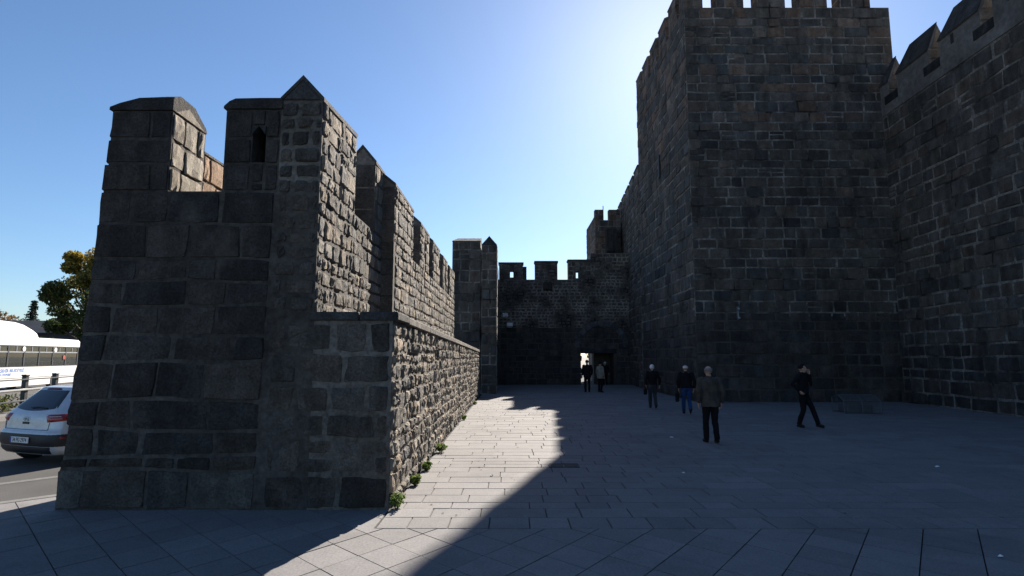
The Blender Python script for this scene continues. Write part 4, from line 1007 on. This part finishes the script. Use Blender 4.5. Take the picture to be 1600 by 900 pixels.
# ------------------------------------------------------------------ barrier between the carriageways
FD = Vector((-.2, .98, 0)).normalized()
fb = thing('road_barrier', 'dark post-and-rail barrier along the median in front of the bus', 'barrier', (-16.7, 20, -0.135))
for k in range(-6, 9):
    p = FD * (k * 1.8); m = MB(); m.box(-.075, .075, -.075, .075, 0, 1.36); m.box(-.09, .09, -.09, .09, 1.36, 1.42); o = m.build('post', 'post', fb); o.location = p; bevel(o, .015, 1)
for z, r_, mt in ((1.26, .022, 'post'), (.92, .035, 'rail'), (.55, .025, 'post')):
    m = MB(); m.tube([FD * -11 + Vector((.12, 0, z)), FD * 15 + Vector((.12, 0, z))], r_, 6); m.build('rail', mt, fb)
md = MB(); a, e = Vector((-16.9, 20, 0)) - FD * 14, Vector((-16.9, 20, 0)) + FD * 60; nn = Vector((FD.y, -FD.x, 0))
q = [a - nn * .9, a + nn * .5, e + nn * .5, e - nn * .9]; md.prism_z([(p.x, p.y) for p in q], -.134, .03); o = md.build('median', 'kerb'); fix_normals(o); o['kind'] = 'structure'
hd = MB(); tn = []
for k in range(90):
    p = Vector((-17.25, 20, 0)) + FD * R.uniform(-7, 12); leafy(hd, tn, (p.x + R.uniform(-.2, .2), p.y, .3), (.35, .35, .32), 60, .06, [(0.05, 0.08, 0.02), (0.09, 0.11, 0.03), (0.20, 0.17, 0.04), (0.04, 0.06, 0.02)])
o = hd.build('median_planting', 'leaf', tone=tn); o['kind'] = 'stuff'; o['label'] = 'low leafy planting along the road median behind the barrier'; o['category'] = 'planting'

# ------------------------------------------------------------------ trees
def tree(name, label, loc, H, cr, z0, nleaf, size, pal, seed, lean=0.0):
    rnd = random.Random(seed); t = thing(name, label, 'tree', loc)
    m = MB(); m.tube([(0, 0, -.1), (.05, 0, H * .3), (.1 + lean, .05, H * .6), (lean, 0, H * .88)], [.03 * H, .022 * H, .012 * H, .004 * H], 10)
    lf = MB(); tn = []
    cl = []
    for k in range(34):
        z = z0 + (H - z0) * rnd.random() ** .85; f = (z - z0) / (H - z0)
        rr = cr * sqrt(max(.05, 1 - (f * 1.05 - .30) ** 2 / .62)) * rnd.uniform(.35, 1.0); a = rnd.uniform(0, 6.28)
        c = Vector((cos(a) * rr, sin(a) * rr, z)); cl.append(c)
        m.tube([(.05, 0, z * .62 + .2), (c.x * .5, c.y * .5, z * .85), c], [.008 * H, .005 * H, .0015 * H], 5)
    m.build('trunk', 'bark', t)
    for c in cl:
        r_ = cr * rnd.uniform(.22, .42); leafy(lf, tn, c, (r_, r_, r_ * .8), nleaf // len(cl), size, lambda p: pal(p, rnd), rnd=rnd)
    lf.build('crown', 'leaf', t, tone=tn)
def pal_autumn(p, r):
    k = (p.z - 4) / 7 + r.gauss(0, .20) - .06 * abs(p.x - .8)
    return (0.30, 0.22, 0.035) if k > .80 else ((0.15, 0.14, 0.03) if k > .6 else r.choice(((0.055, 0.08, 0.022), (0.07, 0.09, 0.026), (0.045, 0.062, 0.02))))
tree('broadleaf_tree', 'tall leafy tree turning yellow at the top, beside the end of the wall', (-40.1, 54, -.17), 11.6, 3.3, 2.2, 21000, .17, pal_autumn, 3)
tree('broadleaf_tree', 'rusty brown tree crown at the left edge above the bus', (-74, 80, -.17), 8.6, 4.2, 2.0, 4500, .26, lambda p, r: r.choice(((0.16, 0.10, 0.05), (0.12, 0.10, 0.05), (0.20, 0.13, 0.06))), 5)
tree('broadleaf_tree', 'dull green tree seen through the gate passage', (11.2, 78, -.17), 7.0, 2.4, 1.5, 3000, .2, lambda p, r: r.choice(((0.07, 0.10, 0.05), (0.09, 0.11, 0.06))), 9)
t = thing('conifer', 'small dark conifer standing behind the roof of the bus', 'tree', (-62.5, 75, -.17))
m = MB(); m.tube([(0, 0, -.1), (0, 0, 9.3)], [.2, .03], 8); m.build('trunk', 'bark', t)
lf = MB(); tn = []; rnd = random.Random(4)
for k in range(26):
    z = 1.2 + k * .32; rr = 2.3 * (1 - (z - 1) / 8.6) + .12
    for q in range(7):
        a = rnd.uniform(0, 6.28); rl = rr * rnd.uniform(.6, 1.15)
        for w_ in range(4):
            f = (w_ + .6) / 4; leafy(lf, tn, (cos(a) * rl * f, sin(a) * rl * f, z - .25 * f * rl), (.24, .24, .14), 9, .13, [(0.02, 0.032, 0.018), (0.03, 0.042, 0.022), (0.014, 0.022, 0.014)], rnd=rnd)
lf.build('crown', 'leaf', t, tone=tn)
# low dark building behind the bus
t = thing('low_building', 'low building with a dark roof behind the bus and trees', 'building', (-50, 68, -.17), radians(14))
m = MB(); m.box(-9, 9, -3, 3, 0, 4.6); m.build('wall', 'roof_dark', t)
m = MB(); gable(m, -9.4, 9.4, -3.4, 3.4, 4.6, 4.7, 6.2, 'x', 1.5, 1.5); fix_normals(m.build('roof', 'roof_dark', t))
for k in range(6):
    m = MB(); m.box(-7.8 + k * 3, -6.2 + k * 3, -3.06, -2.98, 1.4, 3.2); wi = m.build('window', 'bus_dark', t)
    m = MB(); m.box(-7.7 + k * 3, -6.3 + k * 3, -3.07, -3.065, 1.5, 3.1); m.build('pane', 'car_glass', wi)

# ------------------------------------------------------------------ people
def remesh(mb, name, mat, parent, vox, smooth_it=4, fold=0.0):
    me = bpy.data.meshes.new('tmp'); me.from_pydata([tuple(v) for v in mb.v], [], mb.f); o = bpy.data.objects.new('tmp', me); COL.objects.link(o)
    bm = bmesh.new(); bm.from_mesh(me); bmesh.ops.recalc_face_normals(bm, faces=bm.faces); bm.to_mesh(me); bm.free()
    r = o.modifiers.new('r', 'REMESH'); r.mode = 'VOXEL'; r.voxel_size = vox
    if smooth_it: s_ = o.modifiers.new('s', 'SMOOTH'); s_.factor = .5; s_.iterations = smooth_it
    dg = bpy.context.evaluated_depsgraph_get(); nm = bpy.data.meshes.new_from_object(o.evaluated_get(dg))
    bpy.data.objects.remove(o); nm.name = name
    nm.polygons.foreach_set('use_smooth', [True] * len(nm.polygons))
    if fold:
        sd_ = R.uniform(0, 50)
        co = [v.co.copy() for v in nm.vertices]; no = [v.normal.copy() for v in nm.vertices]; out = []
        for p, n_ in zip(co, no):
            q_ = noise.noise(Vector((p.x * 11 + sd_, p.y * 11, p.z * 7 + 5 * p.x))) + .5 * noise.noise(Vector((p.x * 24, p.y * 24 + sd_, p.z * 20)))
            out += (p + n_ * (q_ * fold))[:]
        nm.vertices.foreach_set('co', out)
    nm.materials.clear(); nm.materials.append(M[mat]); q = bpy.data.objects.new(name, nm); COL.objects.link(q); q.parent = parent
    return q
def hand(mb, wr, d, side, curl=.5, palm_n=None):
    """palm, four fingers and a thumb from the wrist along d; fingers curl towards palm_n"""
    wr, d = Vector(wr), Vector(d).normalized(); pn = Vector(palm_n or (side * -1, 0, 0)); pn = (pn - d * pn.dot(d)).normalized(); sd_ = d.cross(pn).normalized()
    mb.tube([wr - d * .03, wr + d * .02, wr + d * .06, wr + d * .092], [(.022, .018), (.030, .016), (.040, .015), (.038, .013)], 8, pn)
    for k, (ln, o_) in enumerate(((.075, -.030), (.085, -.010), (.080, .010), (.062, .029))):
        p0 = wr + d * .085 + sd_ * o_; a = d; p1 = p0 + (a * cos(curl * .6) + pn * sin(curl * .6)) * ln * .45; p2 = p1 + (a * cos(curl * 1.5) + pn * sin(curl * 1.5)) * ln * .33; p3 = p2 + (a * cos(curl * 2.2) + pn * sin(curl * 2.2)) * ln * .25
        mb.tube([p0 - d * .01, p0, p1, p2, p3], [.009, .0095, .009, .0085, .006], 6, sd_)
    p0 = wr + d * .025 - sd_ * .03; p1 = p0 - sd_ * .026 + d * .03 + pn * .01; p2 = p1 - sd_ * .006 + d * .032 + pn * .012
    mb.tube([p0 + sd_ * .012, p0, p1, p2], [.014, .013, .0105, .008], 6, pn)
def person(label, loc, rz, H, pose, jacket, trousers, hair, shoes='shoe', hem=.80, vox=.012, bald=False, wide=1.0, hairfull=True, scarf=None):
    t = thing('person', label, 'person', loc, rz, 'people walking in the castle passage'); k = H / 1.70; t.scale = (k, k, k)
    P_ = pose; V3 = Vector
    hipz = P_.get('hipz', .90); ln = P_.get('lean', (0, 0)); tl = lambda z: V3((ln[0] * (z - hipz), ln[1] * (z - hipz), 0))
    sh = {s_: V3((s_ * .185 * wide, 0, 1.385)) + tl(1.385) for s_ in (-1, 1)}; hp = {s_: V3((s_ * .088, 0, hipz - .02)) for s_ in (-1, 1)}
    hc = V3((0, .02, 1.575)) + tl(1.575) + V3(P_.get('head', (0, 0, 0)))
    tor = [(hipz - .06, .135, .10), (hipz + .02, .165, .115), (hipz + .15, .155, .105), (1.18, .165, .112), (1.30, .178, .115), (1.38, .165, .10), (1.425, .10, .08), (1.46, .06, .06)]
    def torso(mb, g_, z0=None, z1=9, flare=0.0):
        rows_ = [(z, (rx * wide + g_, ry + g_)) for z, rx, ry in tor if (z0 is None or z >= z0) and z <= z1]
        if z0 is not None and z0 < tor[0][0]: rows_ = [(z0, (.168 * wide + g_ + flare, .122 + g_ + flare)), (z0 + .1, (.168 * wide + g_ + flare * .6, .122 + g_ + flare * .6))] + rows_
        mb.tube([V3((0, 0, z)) + tl(z) for z, _ in rows_], [r for _, r in rows_], 20, (0, 1, 0))
    body = MB(); torso(body, -.012)
    # head with jaw, nose, ears
    body.tube([V3((0, -.005, 1.40)) + tl(1.40), hc + V3((0, -.012, -.06))], [.056, .052], 12)
    hrz = P_.get('turn', 0.0); RM = Matrix.Rotation(hrz, 3, 'Z')
    hd_ = MB(); hd_.ball((0, -.008, .025), (.076, .094, .092), 16, 10); hd_.tube([(0, .012, .0), (0, .028, -.055), (0, .035, -.098)], [(.062, .075), (.055, .062), (.034, .034)], 12, (0, 1, 0))
    hd_.tube([(0, .085, .022), (0, .104, -.02), (0, .092, -.034)], [.008, .016, .010], 6, (1, 0, 0))
    hd_.ball((0, .082, .03), (.05, .014, .012), 8, 6); hd_.ball((0, .082, -.062), (.026, .012, .008), 8, 6)
    for s_ in (-1, 1): hd_.ball((s_ * .076, -.006, -.004), (.012, .02, .032), 8, 6)
    body.add([RM @ v + hc for v in hd_.v], hd_.f)
    tr, jk, so = MB(), MB(), []
    torso(tr, .006, None, hipz + .16)
    legs = {}
    for s_ in (-1, 1):
        kn, an, toe = (V3(q) for q in P_['leg'][s_])
        body.tube([hp[s_], hp[s_].lerp(kn, .5), kn, kn.lerp(an, .35), an], [.076, .065, .048, .048, .034], 12)
        tr.tube([hp[s_] + V3((0, 0, .06)), hp[s_], hp[s_].lerp(kn, .5), kn, kn.lerp(an, .4), an + (an - kn).normalized() * .015], [.092, .095, .085, .068, .066, .060], 14)
        td = (toe - an); fl = V3((td.x, td.y, 0)).normalized() if P_.get('flat', True) else td.normalized()
        foot = V3(toe) - V3(an)
        heel = an - V3((foot.x, foot.y, 0)).normalized() * .055 + V3((0, 0, -.055)) + V3((0, 0, P_.get('heel', {}).get(s_, 0)))
        mid = an.lerp(toe, .55) + V3((0, 0, -.012))
        so.append(MB()); so[-1].tube([heel, an + V3((0, 0, -.03)), mid, toe + V3((0, 0, .0)), toe + foot.normalized() * .03], [(.03, .035), (.043, .052), (.046, .036), (.042, .026), (.022, .014)], 12, (1, 0, 0) if abs(foot.x) < .1 else (0, 0, 1))
        body.tube([an, mid, toe], [(.034, .034), (.036, .026), (.03, .016)], 8)
        el, wr = (V3(q) for q in P_['arm'][s_])
        body.tube([sh[s_], sh[s_].lerp(el, .5), el, el.lerp(wr, .4), wr], [.052, .045, .038, .036, .025], 10)
        jk.tube([sh[s_] + V3((-s_ * .05, 0, .015)), sh[s_] + V3((s_ * .01, 0, 0)), sh[s_].lerp(el, .5), el, el.lerp(wr, .5), wr - (wr - el).normalized() * .01], [.070, .074, .066, .056, .052, .044], 12)
        hand(body, wr, P_.get('hd', {}).get(s_, wr - el), s_, P_.get('curl', .5), P_.get('pn', {}).get(s_))
    torso(jk, .022, hem, 1.43, P_.get('flare', .012)); jk.tube([V3((0, -.005, 1.40)) + tl(1.40), V3((0, -.008, 1.475)) + tl(1.475)], [.085, .070], 12)
    remesh(body, 'body', 'skin', t, vox * .75, 2); remesh(jk, 'jacket', jacket, t, vox, 3, .014); remesh(tr, 'trousers', trousers, t, vox, 3, .011); [remesh(q, 'shoe', shoes, t, vox * .8, 2) for q in so]
    # hair as a cap that leaves the face (and a bald crown) free
    hr = MB(); ring = []
    seg, rg = 20, 10; V = []; F = []; keep = {}
    for i in range(rg + 1):
        th = pi * .72 * i / rg
        for j in range(seg):
            a = 2 * pi * j / seg; d = V3((sin(th) * sin(a), sin(th) * cos(a), cos(th)))
            g_ = 1.07 + R.uniform(-.012, .012)
            V.append(RM @ V3((d.x * .078 * g_, d.y * .097 * g_ - .008, .026 + d.z * .095 * g_)) + hc)
    for i in range(rg):
        for j in range(seg):
            th = pi * .72 * (i + .5) / rg; a = 2 * pi * (j + .5) / seg
            front = cos(a)
            lim = .95 if front > .25 else (1.9 if front < -.1 else 1.5)
            if scarf: lim = 1.2 if front > .55 else 2.3
            if th > lim: continue
            if bald and th < 1.2: continue
            F.append((i * seg + j, i * seg + (j + 1) % seg, (i + 1) * seg + (j + 1) % seg, (i + 1) * seg + j))
    o = mesh_obj('headscarf' if scarf else 'hair', V, F, hair, t, smooth=True); so_ = o.modifiers.new('thick', 'SOLIDIFY'); so_.thickness = .014; so_.offset = -.2
    return t
walkA = dict(leg={-1: ((-.10, .05, .50), (-.085, .10, .085), (-.095, .23, .03)), 1: ((.095, .03, .49), (.08, -.10, .10), (.085, .03, .03))}, hipz=.90,
             arm={-1: ((-.275, -.03, 1.12), (-.255, .05, .87)), 1: ((.275, -.05, 1.12), (.265, .03, .87))}, lean=(0, .06), pn={1: (-1, 0, 0), -1: (1, 0, 0)})
person('man in grey-brown jacket and black trousers walking away, nearest of the group', (4.43, 13.07, 0), 0.06, 1.69, walkA, 'grey_wool', 'black_trouser', 'hair_grey', bald=True, hem=.79, vox=.011, wide=1.08)
walkB = dict(leg={-1: ((-.09, .13, .50), (-.08, .20, .10), (-.09, .33, .05)), 1: ((.09, .02, .49), (.075, -.24, .20), (.08, -.17, .07))}, hipz=.88, heel={1: .03},
             arm={-1: ((-.27, .02, 1.13), (-.25, .08, .88)), 1: ((.27, -.08, 1.13), (.25, .0, .88))}, lean=(0, .08))
person('man in black jacket and blue jeans walking away with a dark bag', (5.76, 19.28, 0), -0.12, 1.63, walkB, 'black_cloth', 'denim', 'hair_white', bald=True, hem=.84, wide=1.08, vox=.013)
walkC = dict(leg={-1: ((-.085, .10, .50), (-.08, .14, .09), (-.085, .26, .03)), 1: ((.085, .04, .49), (.075, -.14, .12), (.08, -.03, .04))}, hipz=.89,
             arm={-1: ((-.26, .0, 1.13), (-.25, .06, .90)), 1: ((.28, .0, 1.13), (.30, .10, .90))}, lean=(0, .04))
person('person in black jacket and white patterned headscarf walking away, left of the blue jeans', (5.22, 21.64, 0), 0.02, 1.60, walkC, 'black_cloth', 'grey_trouser', 'hair_white', hem=.86, scarf=True, vox=.013, wide=.95)
walkD = dict(leg={-1: ((-.10, .17, .52), (-.10, .30, .11), (-.12, .42, .05)), 1: ((.10, .02, .48), (.09, -.12, .09), (.10, .0, .03))}, hipz=.885,
             arm={-1: ((-.27, .10, 1.12), (-.135, .135, 1.44)), 1: ((.34, -.14, 1.17), (.24, .02, .97))}, lean=(0, -.03), hd={-1: (.15, -.1, 1)}, pn={-1: (1, -.2, 0), 1: (-1, .3, 0)}, curl=.9, turn=.35, head=(-.01, .01, -.01))
person('man in black clothes striding across the shaded paving with a hand at his ear', (7.90, 15.85, 0), radians(-138), 1.70, walkD, 'black_cloth', 'black_trouser', 'hair_dark', hem=.84, vox=.011)
stand = dict(leg={-1: ((-.10, .03, .49), (-.10, .0, .085), (-.11, .13, .03)), 1: ((.10, .03, .49), (.095, -.03, .085), (.11, .10, .03))}, hipz=.90,
             arm={-1: ((-.27, -.02, 1.12), (-.24, .06, .88)), 1: ((.27, -.02, 1.12), (.25, .06, .88))})
person('person in black standing against the bright gate opening', (4.03, 31.2, 0), 0.2, 1.72, stand, 'black_cloth', 'black_trouser', 'hair_dark', vox=.018, hem=.78, wide=1.05)
person('person in beige coat standing right of the bright gate opening', (4.72, 31.2, 0), -0.9, 1.62, stand, 'beige_coat', 'black_trouser', 'hair_dark', vox=.018, hem=.76)
person('white-haired person in black inside the gate, farthest of all', (6.15, 38.4, 0), 0.1, 1.55, walkC, 'black_cloth', 'black_trouser', 'hair_white', vox=.018, hem=.78)
# bags carried by two of them
def bag(name, label, loc, rz, w_, h_, d_):
    t = thing(name, label, 'bag', loc, rz); m = MB(); m.box(-w_, w_, -d_, d_, 0, h_); o = m.build('bag_body', 'black_cloth', t); bevel(o, .03, 2)
    m = MB(); m.tube([(-w_ * .5, 0, h_ - .01), (-w_ * .35, 0, h_ + .09), (w_ * .35, 0, h_ + .09), (w_ * .5, 0, h_ - .01)], .01, 6); m.build('handle', 'black_trouser', t)
bag('shoulder_bag', 'dark slim bag hanging from the hand of the man in blue jeans', (5.46, 19.32, .42), 1.2, .17, .27, .05)
bag('handbag', 'small black bag held by the person in the white headscarf', (4.95, 21.68, .50), 1.3, .14, .20, .06)
